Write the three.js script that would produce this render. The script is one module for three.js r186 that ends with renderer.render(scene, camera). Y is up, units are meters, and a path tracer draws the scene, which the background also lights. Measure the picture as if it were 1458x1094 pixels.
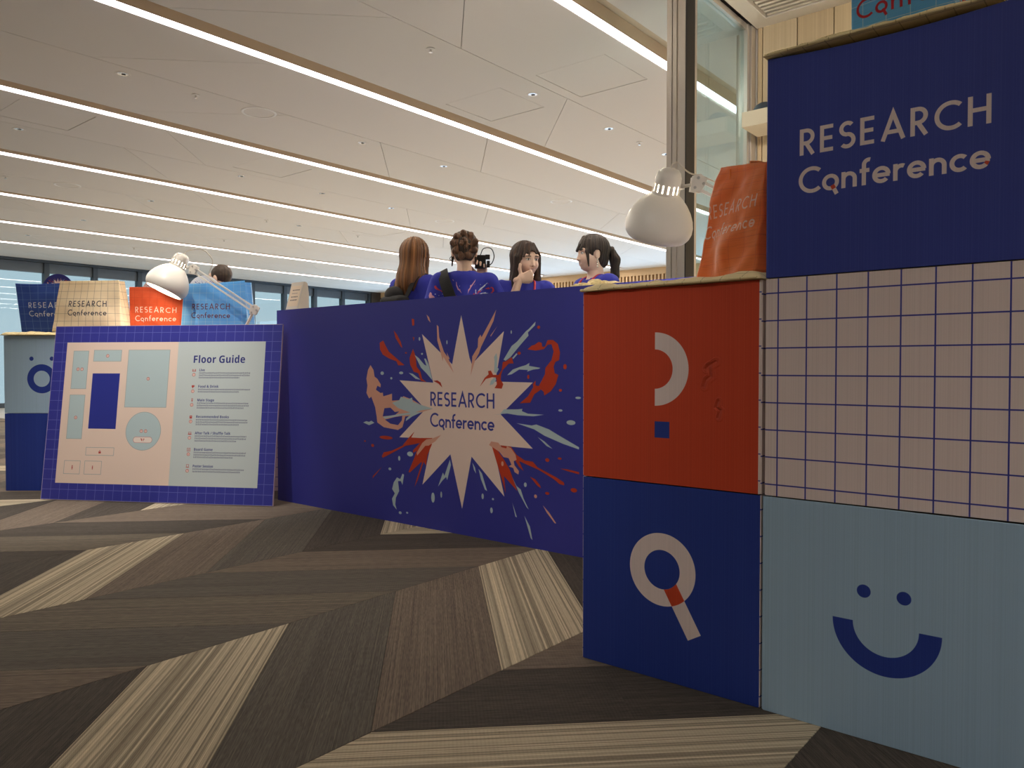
import * as THREE from 'three';
import { mergeGeometries } from 'three/addons/utils/BufferGeometryUtils.js';
import { RoundedBoxGeometry } from 'three/addons/geometries/RoundedBoxGeometry.js';
import { RectAreaLightUniformsLib } from 'three/addons/lights/RectAreaLightUniformsLib.js';

// ---------- camera, sky, exposure ----------
RectAreaLightUniformsLib.init();
const scene = new THREE.Scene();
const camera = new THREE.PerspectiveCamera(53.28, 1458 / 1094, 0.05, 100);
camera.position.set(0, 0.77, 0);
camera.rotation.order = 'YXZ';
camera.rotation.set(-Math.atan(24 / 1090), THREE.MathUtils.degToRad(-50.6), 0);
scene.background = new THREE.Color().setRGB(0.62, 0.81, 1.0);
scene.backgroundIntensity = 3.2;
const renderer = new THREE.WebGLRenderer({ antialias: true });
renderer.toneMapping = THREE.LinearToneMapping;
renderer.toneMappingExposure = 1.4;
renderer.shadowMap.enabled = true;
const LED = new THREE.Color().setRGB(1.0, 0.885, 0.745), LOBBY = new THREE.Color().setRGB(1.0, 0.955, 0.91);      // the ceiling strips
const LED_POWER = 32, STRIP_GLOW = 3.2, DOWN_POWER = 14;
const STRIP_STARTS = [3.13, 0.35, 0.35, 0.35, 0.35, 0.35, 0.35], STRIP_X1 = 13.9;   // the strips run from their start to x1
const stripZ = (k) => -2.55 - 2.0 * k;
const CEIL = 2.84;

// ---------- helpers ----------
let seedState = 7;
function rnd() { seedState = (seedState + 0x6d2b79f5) | 0; let t = Math.imul(seedState ^ (seedState >>> 15), 1 | seedState); t = (t + Math.imul(t ^ (t >>> 7), 61 | t)) ^ t; return ((t ^ (t >>> 14)) >>> 0) / 4294967296; }
const V = (x, y, z) => new THREE.Vector3(x, y, z);
const used = {};
function numbered(n) { used[n] = (used[n] ?? -1) + 1; return used[n] ? n + '_' + String(used[n]).padStart(3, '0') : n; }
function shade(m) { m.castShadow = true; m.receiveShadow = true; return m; }
function tag(o, label, category, group) { o.userData = { label, category }; if (group) o.userData.group = group; return o; }
function thing(name, label, category, pos = [0, 0, 0], turn = 0, group) {
  const o = new THREE.Group(); o.name = numbered(name); scene.add(o);
  o.position.set(...pos); o.rotation.y = turn;
  return tag(o, label, category, group);
}
function part(name, geo, mat, parent, label) {
  const m = shade(new THREE.Mesh(Array.isArray(geo) ? mergeGeometries(geo.map(clean)) : geo, mat)); m.name = name; parent.add(m);
  if (label) m.userData.label = label;
  return m;
}
function struct(name, geo, mat) { const m = part(name, geo, mat, scene); m.userData.kind = 'structure'; return m; }
function structGroup(name) { const g = new THREE.Group(); g.name = name; g.userData.kind = 'structure'; scene.add(g); return g; }
function clean(g) {
  let q = g.index ? g.toNonIndexed() : g;
  for (const k of Object.keys(q.attributes)) if (!['position', 'normal', 'uv'].includes(k)) q.deleteAttribute(k);
  if (!q.attributes.uv) q.setAttribute('uv', new THREE.BufferAttribute(new Float32Array(q.attributes.position.count * 2), 2));
  return q;
}
const bx = (w, h, d, x = 0, y = 0, z = 0) => new THREE.BoxGeometry(w, h, d).translate(x, y, z);
const span = (x0, x1, y0, y1, z0, z1) => bx(x1 - x0, y1 - y0, z1 - z0, (x0 + x1) / 2, (y0 + y1) / 2, (z0 + z1) / 2);
const rbx = (w, h, d, r, x = 0, y = 0, z = 0) => new RoundedBoxGeometry(w, h, d, 2, r).translate(x, y, z);
function orient(g, from, to) { return g.applyQuaternion(new THREE.Quaternion().setFromUnitVectors(from.clone().normalize(), to.clone().normalize())); }
function rod(a, b, r, seg = 10, r2 = r) { const d = b.clone().sub(a), g = new THREE.CylinderGeometry(r2, r, d.length(), seg); orient(g, V(0, 1, 0), d); const m = a.clone().add(b).multiplyScalar(0.5); return g.translate(m.x, m.y, m.z); }
function bar(a, b, w, h) { const d = b.clone().sub(a), L = d.length(); const g = bx(w, h, L); const m = new THREE.Matrix4().lookAt(b, a, V(0, 1, 0)); g.applyMatrix4(m); const c = a.clone().add(b).multiplyScalar(0.5); return g.translate(c.x, c.y, c.z); }
function tube(pts, r, n = 40, seg = 8) { return new THREE.TubeGeometry(new THREE.CatmullRomCurve3(pts), n, r, seg); }
const std = (color, roughness = 0.7, o = {}) => new THREE.MeshStandardMaterial({ color, roughness, ...o });
const lin = (r, g, b) => new THREE.Color().setRGB(r, g, b);
function canvasTex(w, h, draw, o = {}) {
  const c = document.createElement('canvas'); c.width = w; c.height = h; const ctx = c.getContext('2d'); draw(ctx, w, h);
  const t = new THREE.CanvasTexture(c); t.colorSpace = o.data ? THREE.NoColorSpace : THREE.SRGBColorSpace; t.anisotropy = 8; t.magFilter = THREE.LinearFilter;
  if (o.repeat) { t.wrapS = t.wrapT = THREE.RepeatWrapping; t.repeat.set(...o.repeat); }
  return t;
}
function dataTex(w, h, f, o = {}) {   // f(u, v) gives sRGB 0..255 triples
  const d = new Uint8Array(w * h * 4);
  for (let j = 0; j < h; j++) for (let i = 0; i < w; i++) { const c = f(i / w, j / h, i, j), k = 4 * (j * w + i); d[k] = Math.max(0, Math.min(255, c[0])); d[k + 1] = Math.max(0, Math.min(255, c[1])); d[k + 2] = Math.max(0, Math.min(255, c[2])); d[k + 3] = 255; }
  const t = new THREE.DataTexture(d, w, h, THREE.RGBAFormat); t.colorSpace = o.data ? THREE.NoColorSpace : THREE.SRGBColorSpace; t.wrapS = t.wrapT = THREE.RepeatWrapping; t.magFilter = THREE.LinearFilter; t.minFilter = THREE.LinearMipmapLinearFilter; t.generateMipmaps = true; t.needsUpdate = true;
  return t;
}
function hash2(i, j, s = 0) { let h = Math.imul(i | 0, 374761393) ^ Math.imul(j | 0, 668265263) ^ Math.imul(s | 0, 974634777); h = Math.imul(h ^ (h >>> 13), 1274126177); return ((h ^ (h >>> 16)) >>> 0) / 4294967296; }
function noise2(x, y, s = 0, px = 0) {
  const i = Math.floor(x), j = Math.floor(y), a = x - i, b = y - j, u = a * a * (3 - 2 * a), v = b * b * (3 - 2 * b), w = (k) => (px ? ((k % px) + px) % px : k);
  const n = (p, q) => hash2(w(p), q, s);
  return (n(i, j) * (1 - u) + n(i + 1, j) * u) * (1 - v) + (n(i, j + 1) * (1 - u) + n(i + 1, j + 1) * u) * v;
}
function noise3(x, y, z, s = 0) { const k = Math.floor(z), c = z - k, w = c * c * (3 - 2 * c); return noise2(x, y, s + k * 17) * (1 - w) + noise2(x, y, s + (k + 1) * 17) * w; }

// ---------- colours of the print ----------
const NAVY = '#35389a', NAVY2 = '#1f3a96', ORANGE = '#d2451f', SKYB = '#a6c4dc', CREAM = '#efdcd6', PINK = '#eaa58c', KRAFT = '#c9ab78';

// ---------- lettering: geometric capitals and lower case drawn with strokes ----------
// every glyph: [advance, draw(ctx)] in units of the cap height, baseline at y = 0, y up
const TAU = Math.PI * 2;
const GLYPH = {
  R: [0.60, (c) => { c.m(0.07, 0); c.l(0.07, 0.93); c.l(0.24, 0.93); c.arc(0.24, 0.69, 0.24, 90, -90); c.l(0.07, 0.45); c.s(); c.m(0.24, 0.45); c.l(0.5, 0); c.s(); }],
  E: [0.56, (c) => { c.m(0.48, 0.93); c.l(0.07, 0.93); c.l(0.07, 0.07); c.l(0.48, 0.07); c.s(); c.m(0.07, 0.51); c.l(0.45, 0.51); c.s(); }],
  S: [0.56, (c) => { c.arc(0.26, 0.71, 0.21, 40, 270); c.s(); c.arc(0.26, 0.28, 0.225, 90, -140); c.s(); }],
  A: [0.80, (c) => { c.m(0.05, 0); c.l(0.39, 0.96); c.l(0.73, 0); c.s(); c.m(0.17, 0.3); c.l(0.61, 0.3); c.s(); }],
  C: [0.84, (c) => { c.arc(0.5, 0.5, 0.43, 48, 312); c.s(); }],
  H: [0.70, (c) => { c.m(0.08, 0); c.l(0.08, 1); c.s(); c.m(0.62, 0); c.l(0.62, 1); c.s(); c.m(0.08, 0.52); c.l(0.62, 0.52); c.s(); }],
  o: [0.64, (c) => { c.arc(0.3, 0.3, 0.235, 0, 360); c.s(); c.m(0.4, 0.1); c.l(0.53, -0.17); c.s(); c.accent(); c.m(0.36, 0.18); c.l(0.43, 0.04); c.s(); c.back(); }],
  n: [0.60, (c) => { c.m(0.08, 0); c.l(0.08, 0.6); c.s(); c.m(0.08, 0.3); c.arc(0.28, 0.32, 0.2, 180, 0); c.l(0.48, 0); c.s(); }],
  f: [0.40, (c) => { c.m(0.15, 0); c.l(0.15, 0.75); c.arc(0.32, 0.75, 0.17, 180, 75); c.s(); c.m(0.0, 0.54); c.l(0.34, 0.54); c.s(); }],
  e: [0.64, (c) => { c.arc(0.3, 0.3, 0.235, 0, 318); c.s(); c.m(0.08, 0.29); c.l(0.58, 0.29); c.s(); }],
  r: [0.42, (c) => { c.m(0.08, 0); c.l(0.08, 0.6); c.s(); c.m(0.08, 0.28); c.arc(0.28, 0.32, 0.2, 180, 65); c.s(); }],
  c: [0.56, (c) => { c.arc(0.3, 0.3, 0.235, 45, 315); c.s(); }],
};
function penFor(ctx, x, y, h, color, accent) {   // the little plotter that the glyphs draw with; canvas y goes down
  const X = (u) => x + u * h, Y = (v) => y - v * h; let fresh = true;
  return {
    m(u, v) { ctx.beginPath(); ctx.moveTo(X(u), Y(v)); fresh = false; }, l(u, v) { ctx.lineTo(X(u), Y(v)); },
    arc(u, v, r, a, b) { if (fresh) ctx.beginPath(); fresh = false; ctx.arc(X(u), Y(v), r * h, -a * TAU / 360, -b * TAU / 360, b < a ? false : true); },
    s() { ctx.stroke(); fresh = true; }, accent() { ctx.strokeStyle = accent; }, back() { ctx.strokeStyle = color; },
  };
}
function word(ctx, text, x, y, h, width, color, accent, weight = 0.13) {
  ctx.strokeStyle = color; ctx.lineWidth = h * weight; ctx.lineCap = 'butt'; ctx.lineJoin = 'miter';
  let total = 0; for (const ch of text) total += GLYPH[ch][0] * h;
  const last = (text.endsWith('e') ? 0.08 : 0.02) * h, gap = (width - total + last) / (text.length - 1);
  for (const ch of text) { GLYPH[ch][1](penFor(ctx, x, y, h, color, accent)); x += GLYPH[ch][0] * h + gap; }
}
function wordmark(ctx, x, yTop, w, h, color, accent, weight) {   // both lines in a box w wide, h high
  const cap = h * 0.385;
  word(ctx, 'RESEARCH', x, yTop + cap, cap, w, color, accent, weight);
  word(ctx, 'Conference', x - cap * 0.03, yTop + h * 0.955, cap, w, color, accent, weight);
  if (accent !== color) { ctx.strokeStyle = accent; ctx.lineWidth = cap * 0.13; ctx.beginPath(); ctx.arc(x + w - cap * 0.3, yTop + h * 0.955 - cap * 0.3, cap * 0.235, 0.3, 0.75); ctx.stroke(); }
}
function gridLines(ctx, w, h, step, color, lw, x0 = 0, y0 = 0) {
  ctx.strokeStyle = color; ctx.lineWidth = lw;
  for (let x = x0; x < w; x += step) { ctx.beginPath(); ctx.moveTo(x, 0); ctx.lineTo(x, h); ctx.stroke(); }
  for (let y = y0; y < h; y += step) { ctx.beginPath(); ctx.moveTo(0, y); ctx.lineTo(w, y); ctx.stroke(); }
}
// the burst on the counter front, in centimetres (x from the counter's left end, y up)
const BURST = [
['W',145.7,100.9,150.8,81.3,152.2,78.4,171.2,92.8,166.2,70.7,187.2,70.5,169.4,56.2,187.2,42.4,165,42.6,171.4,20.3,152,36.4,146.1,11.9,138.7,36.5,120,20.5,126.6,43.2,103.8,42.4,122.1,56.9,104,70.6,127.5,69.7,120,92.9,139.9,78.4],
['O',89.5,89.3,92.2,90.4,93.5,88.4,96.3,84.8,103.1,80.7,107.8,78,103.1,77.9,101.9,79.9,96.7,81.3,91.8,83.3,89.7,86],
['O',100,95.3,102.4,93.1,105.1,89.5,106.3,86.4,105.1,87.1,101.2,91.5],
['O',112.9,100.5,114.7,100.1,114.7,97.2,113.3,97],
['O',113.6,91.7,114.8,91.3,114.2,89.5],
['O',113.8,85.9,115.5,82.5,116.3,77.2,118.9,74.9,120,71.5,123,69.9,119.2,70.4,117.4,74.1,114.3,74.8,111.7,78.3,111.3,81.5],
['R',127.7,70.5,130.3,70.8,132.4,69.8,133.5,67.5,131,69.3],
['B',114.8,83,117.8,81.4,121.5,78.3,123,77.7,121.4,81.1,122.6,81.1,124.5,78.3,127,70.8,123,74.1,119.3,76.7],
['B',110.6,74.3,113.6,73.8,119.2,70.9,115.5,71.4],
['P',123.1,102.1,124.9,100.7,125.9,98.1,124.2,99.5],
['P',130,97,131.1,96.1,131.6,91,134.6,84.3,137.4,81.3,140.9,74.4,136,79.7,134.3,81.8,133.9,79.8,132.1,84.9,130.3,89.5],
['P',136.4,84.1,138.5,80.7,137.1,81],
['B',76.4,48.5,79,49.3,81.1,49,82.8,49.7,85.3,48.7,81.1,47.3],
['P',82.4,78.1,84.7,75.6,85.5,72.2,87.6,71.2,90.2,68.4,90,66.8,87.6,67.6,86.5,65.6,90,64,91.7,64.3,92.1,62.4,96.2,63.3,98.6,63.9,98.6,60.4,103.8,60.8,106.9,62.8,113.1,61.3,119.2,58.9,127.3,57.3,122.2,56.1,113.1,53.4,108.1,52.9,107.3,50.5,106.1,47.5,102.9,46,92.4,46.8,87.4,49,87,51.8,85.8,56.7,82.9,61.9,81.2,61,79.1,63.8,79.9,67.7,79.1,71.1,80.4,75.6],
['N',92.9,56.4,97.4,56.8,100.6,54.8,103.8,55.2,100.6,53.2,91.6,52.3],
['N',93.3,50.7,100.6,52.3,106,53.1,105.7,50.9,102.9,48.4,97.3,48.9],
['N',110.8,55.5,112.3,56.1,113.7,55.6,112,55.2],
['B',98.6,59.3,103.8,60.7,105,62.5,110.8,61.5,113,62.3,113.5,60.3,119.2,58.9,127.3,57.3,119.2,56.3,113.1,54.7,103,56.8],
['B',91.6,52,103,53.8,113.1,55.2,119.9,55.5,113.1,53.1,108.4,50.5,108.8,51.9,112,54,103.7,53,93.3,51.2],
['P',166.8,102.4,165.2,97.4,157.8,86,156.5,83.1,154.2,80.1,151.5,73.2,152.2,78.7,152.5,81.9,155.8,86,156.1,89.9,157.5,91.6,158.1,90.4,162.3,96.1],
['P',167.5,95.2,163.6,90.5,163.3,91],
['B',188.6,96.3,188.3,94.7,184.5,91.8,184.8,90.4,180.3,86.5,174.9,81.4,172.1,79.8,170.9,80.3,175.5,86.2,178.5,88,183.3,92.3,185.1,93.4],
['O',184.2,84.6,186.6,86.2,188,86.4,190.3,87.7,191.8,87.2,192.1,85.6,193.5,85.6,194.9,88.3,197.7,88.3,200.2,86.6,201.3,83,200.8,79.9,198.9,79.2,198,77.2,198.6,74.5,200.5,73.8,199.1,70,196.6,67,193.2,65.1,192.9,66.7,191.5,67.6,188,65.6,185.7,61.9,180,61.5,184.5,64.6,187.4,68.6,187.1,69.8,188.6,71.4,188.6,69.3,190.3,69.1,193.5,74,193.8,76.7,196.9,79.9,198,83.5,196.9,86.5,194.9,86.3,192.9,84.5,188.6,84],
['B',178.2,83.1,178.8,82.6,176.4,80.5,175.8,81],
['B',166.8,83.2,167.4,81,167.1,77.2,168.3,76.2,166.8,74.1,165.5,74.8,165.8,79.6,165.5,81.5],
['O',175.5,81.4,176.7,78.6,173.9,78.6,170.5,75.8,169.6,73.8,169.3,71.5,170.8,69.6,169.9,67.6,165.8,67.8,167.1,69.5,166.8,72.4,164.5,72.6,160.7,71.8,157.1,68.4,160,72.3,162.3,73.8,162,75.3,163.6,75.5,164.9,73.6,168,73.6,169.9,75.8,170.5,79.3,172.4,79.6],
['B',165.8,72.6,166.8,71.4,164.9,69.5,162.9,69,163.6,70.9],
['B',172.9,73.5,176.1,76,180.3,77.2,183.3,77.9,185.4,78.9,185.1,77.6,191.2,76.7,190.3,76.3,187.4,76,183.9,75.1,184.5,75.8,179.7,76,175.5,73.9],
['B',168.7,56.3,171.2,58.6,179.1,58.9,181.5,59.2,181.2,58.2,184.5,57.2,193.2,57.1,187.5,56.2,179.1,56.3,173,56.8,164.9,56],
['O',90.7,32.1,92.3,34.2,98.1,35.4,106,38.4,110.7,42.7,114.6,45.8,112.3,42.8,119.1,42.9,126.9,43.4,125.1,41.4,126.6,40.5,123.6,35.1,122.5,29.8,121,31.7,116.8,22.4,114.5,18.8,116,22.9,119.8,31.1,119.1,31.3,111.4,25.7,110.3,25.8,114.6,33.3,116.1,36.6,113.8,35.4,113.4,36.5,118.4,40.5,114.6,39.7,108.4,38.5,96.4,33.4,91.5,31.3],
['P',132.7,45.2,126.6,43.1,122.9,42.6,119.9,40.6,116.1,35.6,116.5,34.3,122.1,39.4,124.3,39.6,128.8,41.9],
['B',106,24.6,107.2,24.2,106,19,104.8,20.8,102.8,20.6,103.6,15.8,101.2,12.3,100.7,8.9,101.8,6.3,99.1,8.2,98.3,11.4,100.4,14.3,98.4,16.3,99.6,19.7,102,22.4,104.4,21.8],
['O',91.1,26.9,83.5,20.1,83.9,21.6],
['B',138.4,34.1,139.1,31.6,136.6,24.3,135.9,25.7,133.7,24,130.5,20.6,132.3,24.4,133.8,27.6,134.8,26.2],
['B',178,52.9,186.5,52.3,189,52.8,195.7,51.1,199.9,49.2,210.8,44.6,210.8,43.7,202.8,45.5,193.3,48.3,187.8,50.7],
['B',189.6,47.6,193.3,45.9,197.6,43,194.5,44],
['O',169.2,42.7,175.1,42.5,178.3,39.2,182.8,37.1,187.2,36.9,189.7,34.7,193.3,33.5,199.3,31.4,203.4,29.6,203.5,28.4,201.1,28.7,198.1,30.5,190.3,33.7,184.7,35.2,179.6,36.6,182.2,32.5,179.6,34.1,177.7,36.4,175.8,39.5,171.8,40.3],
['O',164.2,42,167.9,40,171.5,36.2,174.5,32.4,178.7,23.5,171.2,29.3,172.2,21.8,169.9,27.9],
['P',162.5,42.4,163.8,44.1,167.9,43.8,169.9,41.9,172.5,41.6,172.8,42.6,175.1,41.9,177.7,39.2,178.3,37,176.7,36.3,177.1,34.6,179.6,32.3,179.3,30.7,177.1,31.6,176.4,33.3,173.8,33.8,175.4,34.7,173.8,37.4,170.9,37.6,168.5,39.8],
['O',201.4,35.2,205.1,35.2,210.9,34.5,210.9,33.6,205.2,34.4],
['O',185.6,30.4,188.4,29.6,190.9,27.4,191.6,26,189.7,26.8],
['B',175.4,29.9,178.3,25.7,180.6,24.4,182.2,20.6,185,16.2,183.8,17.1,179.6,22.8],
['B',175.8,18.4,177.1,15.5,178.5,12.1,177.6,12.3],
['B',182.5,13.4,185.6,9.1,187,3.4,186,4.2],
['P',192.4,19,195.8,16.3,199.5,12.2,198.7,12.1,194.5,16.1],
['B',156.2,31.3,158.3,29.4,161.4,21.7,160,22.3,157.6,26.8],
['B',152.4,33.9,154.1,31.7,154.8,28.9,153.4,30.6]];
const SPECKS = [
['B',91.3,74,1.3,0.9], ['B',98.1,71.5,0.8,0.6], ['B',105.3,74.2,1.5,0.7], ['B',118.3,90.6,0.6,0.9], ['B',120,83.4,0.7,0.5], ['B',136.6,88.6,0.4,1.0], ['O',108.8,84,0.7,0.4], ['O',190.2,93.8,0.8,0.7], ['B',175.3,92.2,0.4,0.8], ['O',203.8,77.2,0.9,1.1], ['O',184.7,72.9,0.6,0.9], ['O',201.5,67.5,0.8,0.6], ['O',179.7,83,0.9,0.7], ['B',201.5,59.2,1.1,0.5], ['B',206.8,54.4,2.2,1.0], ['B',210.3,64.6,1.4,0.5], ['O',94,41.7,4.9,0.9], ['O',77.8,39,0.7,0.4], ['O',83.8,37.1,1.2,0.8], ['B',111.5,34.7,2.1,1.2], ['B',103.7,32,0.8,1.2], ['B',96.8,26.2,1.1,0.7], ['B',104.3,5.1,1.1,0.7], ['B',109.3,5.7,0.8,0.5], ['B',127.2,15.1,1.2,2.4], ['B',132.7,17.1,0.6,1.5], ['P',170.3,34.7,0.7,1.1], ['B',183.1,26.7,0.8,1.0], ['P',188.6,22.3,0.8,0.8], ['O',194.8,38.2,1.1,0.8], ['O',201.2,39.3,1.0,0.5], ['O',208.3,26.9,1.6,0.9], ['O',194.8,24.2,1.1,0.6], ['B',158.7,19.1,0.7,1.3], ['B',164.8,18.5,0.6,0.5], ['B',163.9,13.4,0.8,1.3]];
const INK = { W: '#f6ddce', P: '#e6aa92', O: '#c63a12', R: '#b52a10', B: '#bcd0d4', N: NAVY };
function drawBurst(ctx, ox, oy, s, ink = INK, onlyStar) {   // centimetres to pixels: x = ox + s * u, y = oy - s * v
  const poly = (p) => { ctx.fillStyle = ink[p[0]]; ctx.beginPath(); for (let i = 1; i < p.length; i += 2) ctx[i === 1 ? 'moveTo' : 'lineTo'](ox + s * p[i], oy - s * p[i + 1]); ctx.closePath(); ctx.fill(); };
  if (ink.W !== 'none') poly(BURST[0]);
  if (onlyStar) return;
  BURST.slice(1).forEach(poly);
  for (const [c, x, y, a, b] of SPECKS) { ctx.fillStyle = ink[c]; ctx.beginPath(); ctx.ellipse(ox + s * x, oy - s * y, s * a, s * b, 0, 0, TAU); ctx.fill(); }
}

// ---------- floor: carpet planks laid in a chevron ----------
const floor = struct('floor', span(-5.1, 14.4, -0.16, -0.006, -16.6, 5.1), std(lin(0.03, 0.026, 0.022), 0.95));
const STEP = 0.7253, PITCH = 0.4265, RUN = 0.72, bandZ = (i) => -1.97 + STEP * (i - 3);
const plankX = (i, k) => (i & 1 ? 0.915 : 0.195) + PITCH * k;
const TONES = { cream: 0, brown: 1, grey: 2, dark: 3, mid: 4 };
const KNOWN = {   // tone of the plank whose left corner is number k on line i
  3: { 0: 'cream', 1: 'grey', 2: 'brown', 3: 'cream', 4: 'dark', '-1': 'dark', '-2': 'mid' }, 4: { 0: 'dark', 1: 'cream', 2: 'dark', 3: 'brown', 4: 'dark' },
  2: { '-1': 'brown', 0: 'grey', 1: 'mid', 2: 'grey', 3: 'brown', 4: 'dark', 5: 'cream' }, 1: { '-1': 'mid', 0: 'dark', 1: 'cream', 2: 'brown', 3: 'grey', 4: 'dark' },
  0: { 0: 'dark', 1: 'mid', 2: 'dark', 3: 'brown', 4: 'brown', 5: 'dark' }, '-1': { 1: 'dark', 2: 'brown', 3: 'dark', 4: 'cream', 0: 'mid' }, 5: { 0: 'mid', 1: 'dark', 2: 'dark' }, '-2': { 1: 'cream', 2: 'dark', 3: 'brown' },
};
const toneOf = (i, k) => TONES[KNOWN[i]?.[k] ?? ['dark', 'grey', 'brown', 'mid', 'cream', 'dark', 'brown', 'grey'][Math.floor(hash2(i, k, 5) * 8)]];
function carpetTex(tone) {
  const base = [[180, 167, 142], [112, 99, 86], [92, 86, 77], [71, 64, 56], [104, 95, 82]][tone], amp = [26, 15, 13, 12, 16][tone];
  return dataTex(512, 1024, (u, v, i, j) => {
    const yarn = hash2(Math.floor(i / 3), 0, tone), run = noise2(u * 170, v * 3 + hash2(Math.floor(i / 3), 1, tone) * 9, tone + 3) , fine = noise2(u * 170, v * 60, tone + 9), weave = ((j >> 2) + (i / 3 | 0)) & 1 ? 1 : -1;
    let s, stripe = 0;
    if (tone === 0) { const n = hash2(Math.floor(u * 64), 0, 77), m = hash2(Math.floor(u * 128), 0, 78); stripe = (n > 0.6 ? -30 : n < 0.3 ? 16 : 0) + (m > 0.7 ? -12 : 0); s = (yarn - 0.5) * amp * 1.5 + (run - 0.5) * 22 + (fine - 0.5) * 14 + weave * 5; }
    else s = (noise2(u * 40, v * 1.2, tone + 20) - 0.5) * amp * 0.6 + (yarn - 0.5) * amp * 1.1 + (run - 0.5) * amp * 1.8 + (fine - 0.5) * amp * 1.7 + weave * 3;
    s += stripe;
    return [base[0] + s, base[1] + s * 0.95, base[2] + s * 0.82];
  });
}
const carpetBump = dataTex(256, 256, (u, v, i, j) => { const a = ((i >> 1) & 1) * 60 + (((j >> 2) + (i >> 1)) & 1) * 90 + hash2(i, j, 4) * 60; return [a, a, a]; }, { data: true });
carpetBump.repeat.set(2, 4);
const carpetMat = [0, 1, 2, 3, 4].map((t) => std(0xffffff, 0.95, { map: carpetTex(t), bumpMap: carpetBump, bumpScale: 0.0012 }));
function plankGeo(odd, variant) {   // left near... corner of the first line at the origin
  const g = 0.0006, dx = odd ? -RUN : RUN, y0 = -0.006, y1 = 0, b = 0.0008;
  const ring = (y, e) => [[g + e, g + e], [PITCH - g - e, g + e], [PITCH - g - e + dx, STEP - g - e], [g + e + dx, STEP - g - e]].map(([x, z]) => [x, y, z]);
  const A = ring(y0, 0), B = ring(y1 - b, 0), C = ring(y1, b), pos = [], uv = [], q = (a, b2, c, d) => { for (const p of [a, b2, c, a, c, d]) { pos.push(...p); const al = Math.atan2(STEP, dx), cx = Math.cos(al), sx = Math.sin(al); uv.push((p[0] * sx - p[2] * cx) / 0.32 + variant * 0.37, (p[0] * cx + p[2] * sx) / 1.05 + variant * 0.23); } };
  q(C[0], C[3], C[2], C[1]);
  for (let k = 0; k < 4; k++) { const n = (k + 1) % 4; q(A[n], A[k], B[k], B[n]); q(B[n], B[k], C[k], C[n]); }
  const geo = new THREE.BufferGeometry(); geo.setAttribute('position', new THREE.Float32BufferAttribute(pos, 3)); geo.setAttribute('uv', new THREE.Float32BufferAttribute(uv, 2)); geo.computeVertexNormals(); return geo;
}
const plankShapes = [0, 1].map((o) => [0, 1, 2].map((v) => plankGeo(o, v)));
{
  const rest = [[], [], [], [], []];
  for (let i = -17; i <= 12; i++) for (let k = -16; k <= 33; k++) {
    const x = plankX(i, k), z = bandZ(i), lo = Math.min(x, x + (i & 1 ? -RUN : RUN)), hi = Math.max(x, x + (i & 1 ? -RUN : RUN)) + PITCH;
    if (lo < -5 || hi > 14.3 || (lo > 4.1 && z < -3) || (lo > 2.3 && z > -0.7) || (lo > 3 && z > -1.6) || z < -16.5 || z + STEP > 5) continue;
    const geo = plankShapes[i & 1][Math.floor(hash2(i, k, 9) * 3)], tone = toneOf(i, k);
    if (i >= -3 && i <= 5 && lo > -0.4 && hi < 3.6) { const m = part('carpet_plank', geo, carpetMat[tone], floor); m.position.set(x, 0, z); }
    else rest[tone].push(geo.clone().translate(x, 0, z));
  }
  rest.forEach((list, t) => { const m = part('distant_carpet', mergeGeometries(list), carpetMat[t], floor); m.userData.kind = 'stuff'; });
}

{   // the hall behind the counter has a pale polished stone floor
  const stone = std(0xffffff, 0.35, { map: dataTex(256, 256, (u, v) => { const n = (noise2(u * 24, v * 24, 5, 24) - 0.5) * 14 + (noise2(u * 90, v * 90, 6, 90) - 0.5) * 16; return [172 + n, 164 + n, 152 + n]; }) });
  const paleStone = std(lin(0.74, 0.70, 0.63), 0.35), f = structGroup('floor_hall'); for (let x = 2.35; x < 4.5; x += 0.745) for (let z = -1.5; z < 4.4; z += 0.9) if (x > 3 || z > -0.8) part('stone_tile', rbx(0.741, 0.012, 0.896, 0.001, x + 0.3725, 0, z + 0.45), paleStone, f); for (let x = 4.0; x < 14.2; x += 1.03) for (let z = -16.4; z < -2.1; z += 1.03) part('stone_tile', rbx(1.026, 0.012, 1.026, 0.001, x + 0.515, 0, z + 0.515), stone, f);
}

// ---------- ceiling: panels between the light slots ----------
const plaster = std(lin(0.79, 0.76, 0.715), 0.9), plasterB = std(lin(0.77, 0.745, 0.70), 0.9), slotMat = std(lin(0.62, 0.53, 0.40), 0.85);
const ceiling = struct('ceiling', span(-5.1, 14.4, CEIL + 0.13, CEIL + 0.3, -16.6, 5.1), std(lin(0.25, 0.23, 0.2), 0.9));
const HATCHES = [[4.34, 4.91, -3.35, -2.77], [4.36, 4.91, -4.26, -3.70], [4.32, 4.90, -7.29, -6.73], [2.19, 2.75, -7.29, -6.71], [7.50, 8.07, -9.31, -8.75]];
const JOINTS = {   // x where a slanted joint meets the middle line of a bay: [near row, far row]
  0: [[3.67, 8.0, 12.0], [3.10, 4.87, 9.2]], 1: [[2.2, 6.1, 10.3], [3.75, 4.72, 8.9]], 2: [[4.11, 8.4, 12.2], [3.3, 6.9, 11.0]], 3: [[5.4, 9.6], [4.2, 7.37, 11.6]], 4: [[4.1, 8.2, 12.1], [6.2, 10.4]], 5: [[5.5, 9.9], [4.4, 8.8, 12.4]], 6: [[6.6, 11.2], [5.2, 9.4]],
};
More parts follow.
